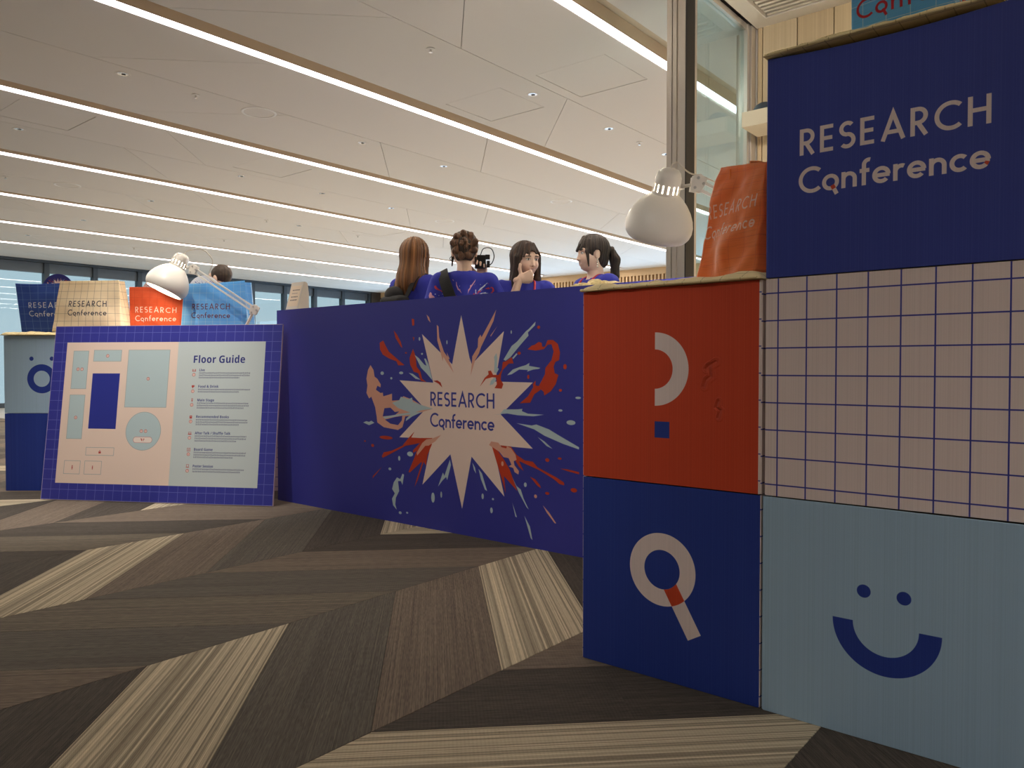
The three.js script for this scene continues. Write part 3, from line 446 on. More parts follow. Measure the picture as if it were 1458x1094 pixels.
// ---------- floor guide board ----------
{
  const W = 1.44, H = 1.02, P0 = V(1.687, 0, -4.931), P1 = V(2.411, 0, -3.686), dir = P1.clone().sub(P0).normalize(), turn = Math.atan2(-dir.z, dir.x);
  const t = thing('floor_guide_board', 'leaning Floor Guide poster board with a venue map and a navy gridded border', 'sign', [(P0.x + P1.x) / 2, 0, (P0.z + P1.z) / 2], turn);
  const tex = canvasTex(2048, 1451, (c, w, h) => {
    const s = w / 1440; c.scale(s, s);
    c.fillStyle = NAVY; c.fillRect(0, 0, 1440, 1020); gridLines(c, 1440, 1020, 57.6, '#6d74c4', 2.6, 1, 40);
    const R = (x0, y0, x1, y1, f, l) => { if (f) { c.fillStyle = f; c.fillRect(x0, y0, x1 - x0, y1 - y0); } if (l) { c.strokeStyle = l; c.lineWidth = 2; c.strokeRect(x0, y0, x1 - x0, y1 - y0); } };
    const BL = '#bccfd2', LN = '#8f9fa4', red = '#b9423a', ink = '#26307c';
    R(84, 97, 1344, 925, '#f0d8c8'); R(805, 97, 1344, 925, '#c9d3d2');
    R(132, 148, 231, 373, BL, LN); R(266, 144, 445, 210, BL, LN); R(491, 144, 754, 479, BL, LN); R(132, 410, 230, 667, BL, LN); R(268, 282, 445, 607, '#2b3596');
    R(266, 716, 445, 761, null, LN); R(133, 795, 236, 871, null, LN); R(265, 795, 373, 871, null, LN);
    c.fillStyle = BL; c.strokeStyle = LN; c.beginPath(); c.arc(622, 617, 110, 0, TAU); c.fill(); c.stroke();
    c.fillStyle = '#f3e3d9'; c.strokeStyle = red; c.lineWidth = 1.5; c.beginPath(); c.roundRect(563, 651, 118, 33, 16); c.fill(); c.stroke();
    const badge = (x, y, n) => { c.strokeStyle = red; c.fillStyle = '#f3ddd2'; c.lineWidth = 2.4; c.beginPath(); c.arc(x, y, 8.5, 0, TAU); c.fill(); c.stroke(); c.fillStyle = red; c.font = 'bold 11px sans-serif'; c.textAlign = 'center'; c.fillText(n, x, y + 4); };
    badge(169, 257, '6'); badge(195, 257, '7'); badge(356, 178, '5'); badge(628, 313, '3'); badge(181, 543, '4'); badge(610, 617, '1'); badge(637, 617, '2');
    c.fillStyle = red; c.textAlign = 'center';
    const wc = (x, y, k) => { c.fillStyle = red; c.beginPath(); c.arc(x, y - 9 * k, 3 * k, 0, TAU); c.fill(); c.fillRect(x - 3 * k, y - 5 * k, 6 * k, 9 * k); c.fillRect(x - 2.4 * k, y + 4 * k, 1.9 * k, 7 * k); c.fillRect(x + 0.6 * k, y + 4 * k, 1.9 * k, 7 * k); };
    wc(186, 834, 1.1); wc(317, 833, 1); c.fillRect(348, 738, 15, 12); c.fillRect(352, 731, 7, 3);
    c.fillStyle = red; c.fillRect(614, 660, 5, 14); c.fillRect(609, 659, 4, 6); c.fillRect(625, 660, 3, 15); c.fillRect(629, 660, 4, 6);
    c.textAlign = 'left'; c.fillStyle = ink; c.font = 'bold 60px sans-serif'; c.save(); c.translate(902, 220); const tw = c.measureText('Floor Guide').width; c.scale(325 / tw, 0.98); c.fillText('Floor Guide', 0, 0); c.restore();
    const items = [['Live', 268, 3, 1], ['Food & Drink', 363, 2, 2], ['Main Stage', 442, 3, 3], ['Recommended Books', 537, 3, 4], ['After Talk / Shuffle Talk', 630, 3, 5], ['Board Game', 723, 3, 6], ['Poster Session', 817, 2, 7]], wid = [36, 127, 106, 203, 218, 117, 126];
    items.forEach(([name, y, n, k], q) => {
      c.fillStyle = ink; c.textAlign = 'left'; c.font = 'bold 20px sans-serif'; c.save(); c.translate(945, y); c.scale(wid[q] / c.measureText(name).width, 1); c.fillText(name, 0, 0); c.restore();
      for (let l = 0; l < n; l++) { let x = 946; const yy = y + 11 + l * 13.3, end = l === n - 1 ? 946 + 200 + hash2(q, 3) * 90 : 946 + 312; c.fillStyle = '#454a70';   // fine print, too small to read
        while (x < end) { const ww = 2 + hash2(Math.floor(x), q * 9 + l) * 6; c.fillRect(x, yy - 2 - hash2(Math.floor(x), 5) * 3, ww, 1.6); c.fillRect(x, yy + 1.2, ww * 0.8, 1.8); c.fillRect(x + ww * 0.4, yy - 3, 1.6, 7); x += ww + 1.8; } }
      badge(914, y + 21, String(k)); c.fillStyle = red; c.strokeStyle = red; c.lineWidth = 2;
      const ix = 914, iy = y - 4;
      if (q === 0) { c.strokeRect(ix - 10, iy - 6, 5, 8); c.strokeRect(ix + 5, iy - 6, 5, 8); c.fillRect(ix - 11, iy + 3, 22, 3); }
      if (q === 1) { c.fillRect(ix - 8, iy - 9, 13, 11); c.fillRect(ix - 4, iy + 2, 5, 6); c.strokeRect(ix + 5, iy - 8, 4, 6); }
      if (q === 2) { c.beginPath(); c.arc(ix, iy - 9, 4, 0, TAU); c.stroke(); c.fillRect(ix - 4, iy - 3, 8, 4); c.fillRect(ix - 1.5, iy, 3, 9); }
      if (q === 3) { c.fillRect(ix - 8, iy - 9, 15, 17); c.fillStyle = '#c9d3d2'; c.fillRect(ix - 4, iy - 5, 7, 3); }
      if (q === 4) { c.strokeRect(ix - 8, iy - 7, 16, 9); c.fillRect(ix - 11, iy + 3, 22, 4); }
      if (q === 5) { c.strokeRect(ix - 9, iy - 9, 18, 17); c.beginPath(); c.arc(ix, iy, 3, 0, TAU); c.stroke(); }
      if (q === 6) { c.strokeRect(ix - 7, iy - 10, 14, 13); c.fillRect(ix - 10, iy + 5, 20, 2); }
    });
  });
  const lean = -Math.asin(0.14 / H), g = new THREE.BoxGeometry(W, H, 0.012).translate(0, H / 2, -0.006), face = new THREE.PlaneGeometry(W - 0.004, H - 0.004).translate(0, H / 2, 0.0006);
  g.rotateX(lean); face.rotateX(lean);
  part('foam_board', g.translate(0, 0.003, 0), std(lin(0.7, 0.55, 0.6), 0.7), t); part('printed_sheet', face.translate(0, 0.003, 0), std(0xffffff, 0.5, { map: tex }), t);
}

// ---------- wedge sign on the counter ----------
{
  const t = thing('tent_sign', 'small white wedge-shaped card sign with four lines of dark print on the counter end', 'sign', [2.65, 1.0985, -3.79], -Math.PI / 2);
  const g = new THREE.ExtrudeGeometry(new THREE.Shape([[0.0375, 0], [-0.0375, 0], [-0.0375, 0.10], [-0.030, 0.152], [-0.020, 0.163], [-0.006, 0.163]].map((p) => new THREE.Vector2(...p))), { depth: 0.118, bevelEnabled: true, bevelSize: 0.001, bevelThickness: 0.001, bevelSegments: 1 }).translate(0, 0, -0.059).rotateY(-Math.PI / 2);
  part('stand', g, std(lin(0.72, 0.66, 0.58), 0.5), t);
  const tex = canvasTex(256, 320, (c, w, h) => { c.fillStyle = '#e9d5bb'; c.fillRect(0, 0, w, h); c.fillStyle = '#2a2030'; [[28, 60], [28, 110], [20, 165], [20, 215]].forEach(([x, y], k) => { c.fillStyle = k === 1 ? '#a09088' : '#2c2330'; let u = x + 20; const e = [225, 190, 205, 200][k]; while (u < e) { const ww = 10 + hash2(u, k) * 14; c.fillRect(u, y, ww, 8); c.fillRect(u + 3, y + 10, ww * 0.7, 9); u += ww + 5; } }); });
  const card = new THREE.PlaneGeometry(0.098, 0.125).rotateX(-Math.atan2(0.0435, 0.163)).translate(0, 0.083, 0.0154 + 0.0022);
  part('card', card, std(0xffffff, 0.4, { map: tex }), t);
}
// ---------- desk lamps ----------
const lampWhite = std(lin(0.86, 0.82, 0.74), 0.35), lampInside = std(lin(0.85, 0.83, 0.8), 0.5), lampSteel = std(lin(0.6, 0.57, 0.52), 0.35, { metalness: 0.8 });
function deskLamp(label, { base, elbow, joint, cap, axis, cord, power, glow, size = 1, tilt = 0 }) {
  const t = thing('desk_lamp', label, 'lamp', base.toArray()), o = base, L = (v) => v.clone().sub(o);
  const down = axis.clone().normalize(), q = new THREE.Quaternion().setFromUnitVectors(V(0, -1, 0), down), c0 = L(cap);
  const put = (g) => g.scale(size, size, size).applyQuaternion(q).translate(c0.x, c0.y, c0.z);
  const lathe = (pts, a = 0, len = TAU, seg = 48) => put(new THREE.LatheGeometry(pts.map(([r, y]) => new THREE.Vector2(r, -y)), seg, a, len));
  const slots = 15, ribs = [];
  for (let k = 0; k < slots; k++) ribs.push(lathe([[0.0475, 0.056], [0.0485, 0.084], [0.047, 0.084], [0.046, 0.056], [0.0475, 0.056]], (k * TAU) / slots, (TAU / slots) * 0.68, 5));
  part('lamp_cap', [lathe([[0.0, 0.0], [0.016, 0.001], [0.03, 0.006], [0.04, 0.016], [0.0455, 0.032], [0.0475, 0.056], [0.046, 0.056], [0.044, 0.032], [0.03, 0.009], [0.0, 0.003]]), ...ribs, lathe([[0.0485, 0.084], [0.0495, 0.093], [0.047, 0.094], [0.0465, 0.084], [0.0485, 0.084]])], lampWhite, t);
  const outer = [[0.0475, 0.091], [0.054, 0.096], [0.068, 0.107], [0.087, 0.127], [0.104, 0.151], [0.116, 0.176], [0.1225, 0.2], [0.1225, 0.22], [0.117, 0.238], [0.108, 0.250], [0.103, 0.2545]];
  const sh = part('lamp_shade', lathe(outer), lampWhite, t);
  part('shade_lining', lathe([...outer.map(([r, y]) => [r - 0.0018, y + 0.0002])].reverse(), 0, TAU), lampInside, sh);
  const bc = c0.clone().addScaledVector(down, 0.15 * size);
  const bulb = part('bulb', put(new THREE.LatheGeometry([[0.0, 0.178], [0.016, 0.174], [0.027, 0.162], [0.03, 0.148], [0.026, 0.13], [0.016, 0.112], [0.014, 0.075], [0.0, 0.074]].map(([r, y]) => new THREE.Vector2(r, -y)), 24)), new THREE.MeshStandardMaterial({ color: 0x222222, emissive: lin(1, 0.88, 0.7), emissiveIntensity: glow }), t);
  const light = new THREE.PointLight(lin(1, 0.86, 0.68), power, 0, 2); light.position.copy(bc); light.shadow.radius = 2; light.castShadow = true; t.add(light);
  const j = L(joint), e = L(elbow), side = new THREE.Vector3().crossVectors(e.clone().sub(j), V(0, 1, 0)).normalize().multiplyScalar(0.013);
  const neck = c0.clone().addScaledVector(down, 0.075 * size), nd = j.clone().sub(neck).normalize();
  part('swivel', [rod(neck.clone().addScaledVector(nd, 0.045 * size), j, 0.006), rod(neck.clone().addScaledVector(nd, 0.044 * size), neck.clone().addScaledVector(nd, 0.062 * size), 0.011)], lampSteel, t);
  const plate = (p, up) => { const s = new THREE.Shape([[-0.026, -0.024], [0.01, -0.03], [0.032, 0.012], [0.008, 0.032], [-0.02, 0.024]].map((v) => new THREE.Vector2(v[0], v[1]))), g = new THREE.ExtrudeGeometry(s, { depth: 0.003, bevelEnabled: true, bevelSize: 0.001, bevelThickness: 0.0008, bevelSegments: 1 }); const d = e.clone().sub(j).setY(0).normalize(); const gs = []; for (const k of [-1, 1]) { const h = g.clone().translate(0, 0, k * 0.012 - 0.0015); orient(h, V(1, 0, 0), d); gs.push(h.translate(p.x, p.y, p.z)); } return gs; };
  const br = part('joint_bracket', plate(j), lampWhite, t); part('joint_bracket', plate(e), lampWhite, t);
  const ax = side.clone().normalize();
  const pins = []; for (const p of [j, e]) for (const [u, w] of [[0, 0.018], [0.018, -0.002], [-0.012, -0.016]]) { const d = e.clone().sub(j).setY(0).normalize(), c = p.clone().addScaledVector(d, u).add(V(0, w, 0)); pins.push(rod(c.clone().addScaledVector(ax, -0.018), c.clone().addScaledVector(ax, 0.018), 0.005, 12)); }
  part('pin', pins, lampSteel, br);
  const off = V(0, 0.016, 0);
  part('upper_arm', [bar(j.clone().add(off), e.clone().add(off), 0.009, 0.009), bar(j.clone().sub(off), e.clone().sub(off), 0.009, 0.009)], lampWhite, t);
  const spring = (a, b) => { const pts = [], d = b.clone().sub(a), u = ax, w = new THREE.Vector3().crossVectors(d, u).normalize(); for (let i = 0; i <= 160; i++) { const s = i / 160, an = s * TAU * 20; pts.push(a.clone().addScaledVector(d, s).addScaledVector(u, 0.0055 * Math.cos(an)).addScaledVector(w, 0.0055 * Math.sin(an))); } return tube(pts, 0.0011, 400, 5); };
  part('spring', spring(e.clone().lerp(j, 0.08), e.clone().lerp(j, 0.42)), lampSteel, t);
  const foot = V(0, 0.05, 0);
  part('lower_arm', [bar(e.clone().addScaledVector(ax, 0.008), foot.clone().addScaledVector(ax, 0.008), 0.009, 0.009), bar(e.clone().addScaledVector(ax, -0.008), foot.clone().addScaledVector(ax, -0.008), 0.009, 0.009)], lampWhite, t);
  part('base', [rod(V(0, 0, 0), V(0, 0.012, 0), 0.034, 36, 0.031), rod(V(0, 0.012, 0), V(0, 0.06, 0), 0.012, 16)], lampWhite, t);
  part('cord', tube(cord.map(L), 0.0028, 48, 7), std(lin(0.7, 0.64, 0.54), 0.6), t);
  return t;
}
deskLamp('white desk lamp glowing over the orange bag behind the floor guide', {
  base: V(2.647, 0.9662, -4.334), elbow: V(2.662, 1.125, -4.256), joint: V(2.430, 1.375, -4.555), cap: V(2.392, 1.471, -4.598), axis: V(-0.40, -0.87, -0.16), power: 0.35, glow: 2.6, size: 1.03,
  cord: [V(2.393, 1.466, -4.597), V(2.40, 1.485, -4.587), V(2.425, 1.498, -4.558), V(2.469, 1.495, -4.504), V(2.504, 1.428, -4.459), V(2.49, 1.33, -4.48), V(2.57, 1.24, -4.37), V(2.655, 1.155, -4.27)],
});
deskLamp('white desk lamp hanging above the orange-red box, its slotted cap upward', {
  base: V(2.77, 1.0978, -1.02), elbow: V(2.70, 1.26, -0.98), joint: V(2.513, 1.416, -1.218), cap: V(2.452, 1.472, -1.29), axis: V(0.26, -0.87, -0.36), power: 0.25, glow: 3, size: 1.0,
  cord: [V(2.453, 1.468, -1.29), V(2.455, 1.485, -1.287), V(2.468, 1.492, -1.272), V(2.478, 1.478, -1.262), V(2.495, 1.455, -1.24), V(2.53, 1.44, -1.2), V(2.62, 1.36, -1.08), V(2.695, 1.28, -0.985)],
});

// ---------- tote bags ----------
function bagTex(w, d, h, bg, grid, ink, shift = 0, accent = ink, y0 = 0.40, tw = 0.255, step = 0.047) {
  const P = 2 * (w + d), k = 1500;
  return canvasTex(Math.round(P * k), Math.round(h * k), (c, W, H) => {
    c.fillStyle = bg; c.fillRect(0, 0, W, H); gridLines(c, W, H, step * k, grid, 2.2, 0.02 * k, 0.02 * k);
    wordmark(c, W / 2 + (shift - tw / 2) * k, H * y0, tw * k, tw * 0.38 * k, ink, accent, 0.125);
    for (let i = 0; i < 400; i++) { c.fillStyle = `rgba(${hash2(i, 8) > 0.5 ? '255,255,255' : '0,0,0'},0.03)`; c.fillRect(hash2(i, 1) * W, hash2(i, 2) * H, 40 + hash2(i, 3) * 140, 3); }
  });
}
function bagGeo({ w, d, h, topW, topD, rim, bend = () => [0, 0], wr = 0.006, seed = 1, pinch = 0.25 }) {
  const N = 120, M = 26, pos = [], uv = [], idx = [], P = 2 * (w + d);
  const ring = (s) => { let a = s * P; a = (a + w / 2) % P;   // s = 0 at the middle of the back, s = 0.5 at the middle of the front
    // back runs from x = +w/2 to -w/2 so that the front runs left to right
    if (a < w) return [w / 2 - a, -d / 2]; a -= w; if (a < d) return [-w / 2, -d / 2 + a]; a -= d; if (a < w) return [-w / 2 + a, d / 2]; a -= w; return [w / 2, d / 2 - a]; };
  const point = (s, t, inn) => {
    let [x, z] = ring(s); const e = 1 - inn * 0.006 / d * 2, onSide = Math.abs(Math.abs(x) - w / 2) < 1e-6 ? 1 - Math.abs(z) / (d / 2) : 0;
    x *= 1 + (topW / w - 1) * t; z *= (1 + (topD / d - 1) * t); x *= 1 - inn * 0.006; z *= e;
    x -= Math.sign(x) * onSide * pinch * d * t;
    const bulge = Math.cos((Math.min(1, Math.abs(x) / (w / 2)) * Math.PI) / 2) * Math.sin(Math.PI * Math.min(1, t * 1.1)) * 0.012; z += Math.sign(z) * bulge;
    const n = wr * ((noise3(x * 14 + 5, t * 4, z * 5 + 20, seed) - 0.5) * 2.2 + (noise3(x * 34, t * 9, z * 9 + 20, seed + 3) - 0.5) * 0.8); z += n * (z > 0 ? 1 : 0.6); x += n * 0.35;
    const y = t * (h + (rim ? rim(x / (w / 2), z) * Math.pow(t, 3) : 0)), [bx2, bz2] = bend(t, x); return [x + bx2, y, z + bz2];
  };
  const rowsT = []; for (let j = 0; j <= M; j++) rowsT.push([j / M, 0]); for (let j = M; j >= 0; j--) rowsT.push([j / M, 1]);
  rowsT.forEach(([t, inn]) => { for (let i = 0; i <= N; i++) { const p = point(i / N, t, inn); if (inn) p[1] = Math.max(p[1], 0.003); pos.push(...p); uv.push(i / N, t); } });
  for (let j = 0; j + 1 < rowsT.length; j++) for (let i = 0; i < N; i++) { const a = j * (N + 1) + i, b = a + N + 1; idx.push(a, a + 1, b + 1, a, b + 1, b); }
  const cap = (row, y) => { const c = pos.length / 3; pos.push(0, y, 0); uv.push(0.02, 0.02); for (let i = 0; i < N; i++) { const a = row * (N + 1) + i; y > 0.001 ? idx.push(c, a, a + 1) : idx.push(c, a + 1, a); } };
  cap(0, 0); cap(rowsT.length - 1, 0.003);
  const g = new THREE.BufferGeometry(); g.setAttribute('position', new THREE.Float32BufferAttribute(pos, 3)); g.setAttribute('uv', new THREE.Float32BufferAttribute(uv, 2)); g.setIndex(idx); g.computeVertexNormals(); return g;
}
const weave = dataTex(64, 64, (u, v, i, j) => { const a = 110 + (((i >> 1) + (j >> 1)) & 1) * 40 + hash2(i, j) * 30; return [a, a, a]; }, { data: true }); weave.repeat.set(60, 20);
const cloth = (map, tr = 0.3) => new THREE.MeshPhysicalMaterial({ map, roughness: 0.9, transmission: tr, thickness: 0, side: THREE.DoubleSide, bumpMap: weave, bumpScale: 0.0005, sheen: 0.2, sheenRoughness: 0.6 });
function toteBag(label, pos, turn, o, colors) {
  const t = thing('tote_bag', label, 'bag', pos, turn);
  part('bag_body', bagGeo(o), cloth(bagTex(o.w, o.d, o.h, ...colors), o.tr), t);
  const hm = std(colors[0], 0.8, { side: THREE.DoubleSide }), strap = (zz) => { const w2 = o.topW * 0.22, pts = [V(-w2, o.h * 0.93, zz), V(-w2 * 0.95, o.h * 0.72, zz * 0.6), V(0, o.h * 0.6, zz * 0.4), V(w2 * 0.95, o.h * 0.72, zz * 0.6), V(w2, o.h * 0.93, zz)], c = new THREE.CatmullRomCurve3(pts), s = new THREE.Shape([[-0.001, -0.0125], [0.001, -0.0125], [0.001, 0.0125], [-0.001, 0.0125]].map((v) => new THREE.Vector2(...v))); const g = new THREE.ExtrudeGeometry(s, { steps: 30, extrudePath: c, bevelEnabled: false }); const [bx2, bz2] = o.bend ? o.bend(0.8, 0) : [0, 0]; return g.translate(bx2, 0, bz2); };
  for (const k of [-1, 1]) part('handle', strap(k * Math.max(0.012, o.topD / 2 - 0.014)), hm, t);
  return t;
}
const rowAt = (s, back, y) => [1.671 + 0.6347 * s + 0.7727 * back, y, -5.456 + 0.7727 * s - 0.6347 * back];
const BT = 0.9665;   // box tops of the row
toteBag('navy tote bag with white lettering, holding a round navy fan', rowAt(0.17, 0.27, BT + 0.026), ROW, { w: 0.37, d: 0.13, h: 0.33, topW: 0.43, topD: 0.12, seed: 2, rim: (u) => (u < -0.2 ? -0.012 * (-u) : 0) - 0.012 * (1 - u * u), bend: (t) => [-0.015 * t, 0] }, ['#2a52ad', '#7f9fdc', '#e9ecf2', 0.008]);
toteBag('cream tote bag with a brown grid and dark lettering, between the navy and orange bags', rowAt(0.505, 0.10, BT + 0.026), ROW, { w: 0.44, d: 0.15, h: 0.32, topW: 0.375, topD: 0.07, seed: 5, wr: 0.008, rim: (u) => 0.004 * u }, ['#fff1d2', '#8b8170', '#2a3042', 0.0]);
toteBag('orange tote bag with sagging white lettering under the glowing desk lamp', rowAt(0.885, 0.21, BT), ROW, { w: 0.33, d: 0.15, h: 0.315, topW: 0.35, topD: 0.13, seed: 9, wr: 0.011, rim: (u) => -0.055 * Math.pow(Math.max(0, 1 - Math.abs(u - 0.55)), 2) }, ['#e25a26', '#cc4a18', '#f6e4d6', 0.0]);
toteBag('sky blue tote bag with dark red lettering, behind the lamp arm', rowAt(1.265, 0.19, BT), ROW, { w: 0.43, d: 0.16, h: 0.345, topW: 0.385, topD: 0.13, seed: 12, tr: 0.45, wr: 0.007, rim: (u) => 0.012 * u - 0.006 * (1 - u * u) }, ['#86d4ff', '#dcf2fc', '#8c3a58', -0.02]);
toteBag('crumpled orange tote bag with slanting lettering, standing on the orange-red box', [1.838, 0.989, -0.785], THREE.MathUtils.degToRad(-122), { w: 0.25, d: 0.075, h: 0.30, topW: 0.19, topD: 0.05, seed: 21, wr: 0.014, pinch: 0.1, tr: 0.5, rim: (u) => -0.022 * (u + 1), bend: (t, x) => [0.028 * t, -0.02 * t] }, ['#ff9e50', '#ee8a50', '#ffecdc', -0.012, '#fbdcc4', 0.34, 0.235]);
toteBag('sky blue tote bag with bright red lettering, on the navy lettered box', [1.83, 1.476, -0.395], WEST - 0.05, { w: 0.20, d: 0.13, h: 0.33, topW: 0.21, topD: 0.12, seed: 31, wr: 0.004 }, ['#74c8f6', '#d0ebf9', '#d02430', 0.055, '#d02430', 0.55, 0.285]);
// round paper fans standing in the bags
function roundFan(label, pos, turn, r, ink, bg) {
  const t = thing('round_fan', label, 'fan', pos, turn);
  const tex = canvasTex(512, 512, (c, w) => { c.fillStyle = bg; c.fillRect(0, 0, w, w); drawBurst(c, w / 2 - 145.6 * 2.6, w * 0.36 + 56 * 2.6, 2.6, ink); });
  const disc = new THREE.CylinderGeometry(r, r, 0.003, 56).rotateX(Math.PI / 2), p = disc.attributes.position, uv = disc.attributes.uv; for (let i = 0; i < p.count; i++) uv.setXY(i, 0.5 + p.getX(i) / r / 2, 0.5 + p.getY(i) / r / 2);
  part('fan_sheet', disc, std(0xffffff, 0.6, { map: tex }), t); part('handle', rbx(0.016, 0.14, 0.006, 0.002, 0, -r - 0.06, 0), fittingWhite, t);
}
roundFan('round navy paper fan with a pale burst, sticking out of the navy bag', rowAt(0.185, 0.27, 1.275), ROW, 0.105, INK, '#2a2a78');
roundFan('pale round fan with dark streaks, standing in the orange bag under the lamp', rowAt(0.855, 0.22, 1.238), ROW, 0.105, { W: '#e9d8d2', P: '#40437e', O: '#30357c', R: '#e0a898', B: '#3b3f80', N: '#e9d8d2' }, '#d9c6c6');
roundFan('white round fan with blue streaks, rising behind the sky blue bag rim', rowAt(1.17, 0.20, 1.257), ROW, 0.105, { W: '#dfe5f0', P: '#5a6cc0', O: '#404ca8', R: '#cfd8f0', B: '#4a56b0', N: '#ffffff' }, '#e6e8ee');
// flat cream bags used as covers
const creamGrid = canvasTex(512, 512, (c, w, h) => { c.fillStyle = '#f6e4b0'; c.fillRect(0, 0, w, h); gridLines(c, w, h, 51.2, '#bba977', 1.6, 10, 10); });
const creamCloth = new THREE.MeshPhysicalMaterial({ map: creamGrid, roughness: 0.8, bumpMap: weave, bumpScale: 0.0005, side: THREE.DoubleSide });
function flatBag(label, pos, turn, w, d, th, sag, seed, ends = 0.02) {   // a folded bag lying flat: local x along the box edge, +z to the front
  const t = thing('folded_tote_bag', label, 'bag', pos, turn), NX = 70, NZ = 26, P = [], U = [], I = [];
  const side = (top) => { const o = P.length / 3; for (let j = 0; j <= NZ; j++) for (let i = 0; i <= NX; i++) {
    const u = (i / NX) * 2 - 1, v = (j / NZ) * 2 - 1, edge = Math.pow(1 - Math.pow(Math.abs(v), 5), 0.6) * Math.pow(Math.max(0, 1 - Math.pow(Math.abs(u), 14)), 0.5);
    const n = (noise2(u * 4 + 3, v * 3 + 2, seed) - 0.5) + 0.5 * (noise2(u * 11 + 3, v * 6, seed + 1) - 0.5), nn = n * th * 0.55 * edge;
    const y = top ? th * (0.1 + 0.9 * edge) + nn - sag(u, v) : 0.0006, z = (v * d) / 2 + (noise2(u * 5, 0.3, seed + 2) - 0.5) * 0.008;
    P.push((u * w) / 2 + Math.sign(u) * ends * Math.pow(Math.abs(u), 8) * (noise2(v * 2 + 4, u, seed) - 0.3), Math.max(0.0006, y), z); U.push((u * w) / 2 / 0.47 + 0.5, (v * d) / 2 / 0.47 + 0.5 + (top ? 0.02 : -0.02)); }
    for (let j = 0; j < NZ; j++) for (let i = 0; i < NX; i++) { const a = o + j * (NX + 1) + i, b = a + NX + 1; top ? I.push(a, b, b + 1, a, b + 1, a + 1) : I.push(a, b + 1, b, a, a + 1, b + 1); } };
  side(true); side(false);
  { const n1 = (NZ + 1) * (NX + 1), loop = []; for (let i = 0; i <= NX; i++) loop.push(NZ * (NX + 1) + i); for (let j = NZ - 1; j >= 0; j--) loop.push(j * (NX + 1) + NX); for (let i = NX - 1; i >= 0; i--) loop.push(i); for (let j = 1; j <= NZ; j++) loop.push(j * (NX + 1)); for (let q = 0; q + 1 < loop.length; q++) { const a = loop[q], b = loop[q + 1]; I.push(a, a + n1, b + n1, a, b + n1, b); } }
  const g = new THREE.BufferGeometry(); g.setAttribute('position', new THREE.Float32BufferAttribute(P, 3)); g.setAttribute('uv', new THREE.Float32BufferAttribute(U, 2)); g.setIndex(I); g.computeVertexNormals();
  part('folded_body', g, creamCloth, t);
  const hem = tube([V(-w / 2 + 0.006, 0.004, d / 2 - 0.002), V(-w / 4, 0.0045, d / 2), V(w / 4, 0.004, d / 2), V(w / 2 - 0.006, 0.004, d / 2 - 0.002)], 0.003, 40, 6); part('hem', hem, creamCloth, t);
  part('handle', [tube([V(-w * 0.2, th + 0.002, -d * 0.2), V(-w * 0.18, th + 0.003, -d * 0.42), V(0, th + 0.003, -d * 0.46), V(w * 0.18, th + 0.003, -d * 0.42), V(w * 0.2, th + 0.002, -d * 0.2)], 0.006, 30, 6)], creamCloth, t);
}
flatBag('flattened cream gridded bag spread over the orange-red box', [1.815, 0.9663, -0.899], WEST, 0.485, 0.305, 0.022, () => 0, 41, 0.02);
flatBag('flattened cream gridded bag on the navy lettered box', [1.808, 1.4502, -0.435], WEST, 0.44, 0.29, 0.024, () => 0, 47, 0.03);
flatBag('flattened cream bag under the navy bag, on the open-mouthed box', rowAt(0.235, 0.155, BT), ROW, 0.475, 0.34, 0.024, (u) => 0.004 * u, 53, 0.02);
// crumpled cream bags on the counter behind the orange box
function crumple(label, pos, s, seed) {
  const t = thing('crumpled_tote_bag', label, 'bag', pos, -0.9), g = new THREE.IcosahedronGeometry(1, 24), p = g.attributes.position, uv = g.attributes.uv, v = V(0, 0, 0);
  for (let i = 0; i < p.count; i++) { v.fromBufferAttribute(p, i); const r = 0.72 + 0.5 * Math.abs(noise3(v.x * 1.6 + 4, v.y * 1.6 + 4, v.z * 1.6 + 4, seed) - 0.5) * 2 + 0.22 * Math.abs(noise3(v.x * 4 + 9, v.y * 4 + 9, v.z * 4 + 9, seed + 5) - 0.5) * 2; p.setXYZ(i, v.x * r * s[0], Math.max(0, (v.y * r + 0.55) * s[1]), v.z * r * s[2]); uv.setXY(i, v.x * r * s[0] * 3, v.y * r * s[1] * 3 + v.z); }
  g.computeVertexNormals(); part('crumpled_body', g, creamCloth, t);
}
crumple('small crumpled cream bag on the counter before the person raising a thumb', [2.86, 1.0975, -2.20], [0.08, 0.024, 0.06], 61);
crumple('larger crumpled cream bag on the counter before the ponytailed person', [2.92, 1.0975, -1.90], [0.12, 0.042, 0.07], 66);
// ---------- people ----------
// a distance field is a list of primitives [type, blend, ...]; 'c' tapered capsule a, b, ra, rb; 'e' ellipsoid centre, radii
const C_ = (a, b, ra, rb = ra, k = 0.02) => ({ c: 1, a, b, ra, rb, k, ab: b.clone().sub(a), L2: b.distanceToSquared(a) || 1e-9 });
const E_ = (c, rx, ry, rz, k = 0.02) => ({ c: 0, o: c, rx, ry, rz, k });
function primDist(p, x, y, z) {
  if (p.c) { const px = x - p.a.x, py = y - p.a.y, pz = z - p.a.z, t = Math.max(0, Math.min(1, (px * p.ab.x + py * p.ab.y + pz * p.ab.z) / p.L2)); return Math.hypot(px - p.ab.x * t, py - p.ab.y * t, pz - p.ab.z * t) - (p.ra + (p.rb - p.ra) * t); }
  const px = (x - p.o.x) / p.rx, py = (y - p.o.y) / p.ry, pz = (z - p.o.z) / p.rz, k0 = Math.hypot(px, py, pz), k1 = Math.hypot(px / p.rx, py / p.ry, pz / p.rz); return k1 < 1e-9 ? -Math.min(p.rx, p.ry, p.rz) : (k0 * (k0 - 1)) / k1;
}
const smin = (a, b, k) => { const h = Math.max(k - Math.abs(a - b), 0) / k; return Math.min(a, b) - h * h * k * 0.25; };
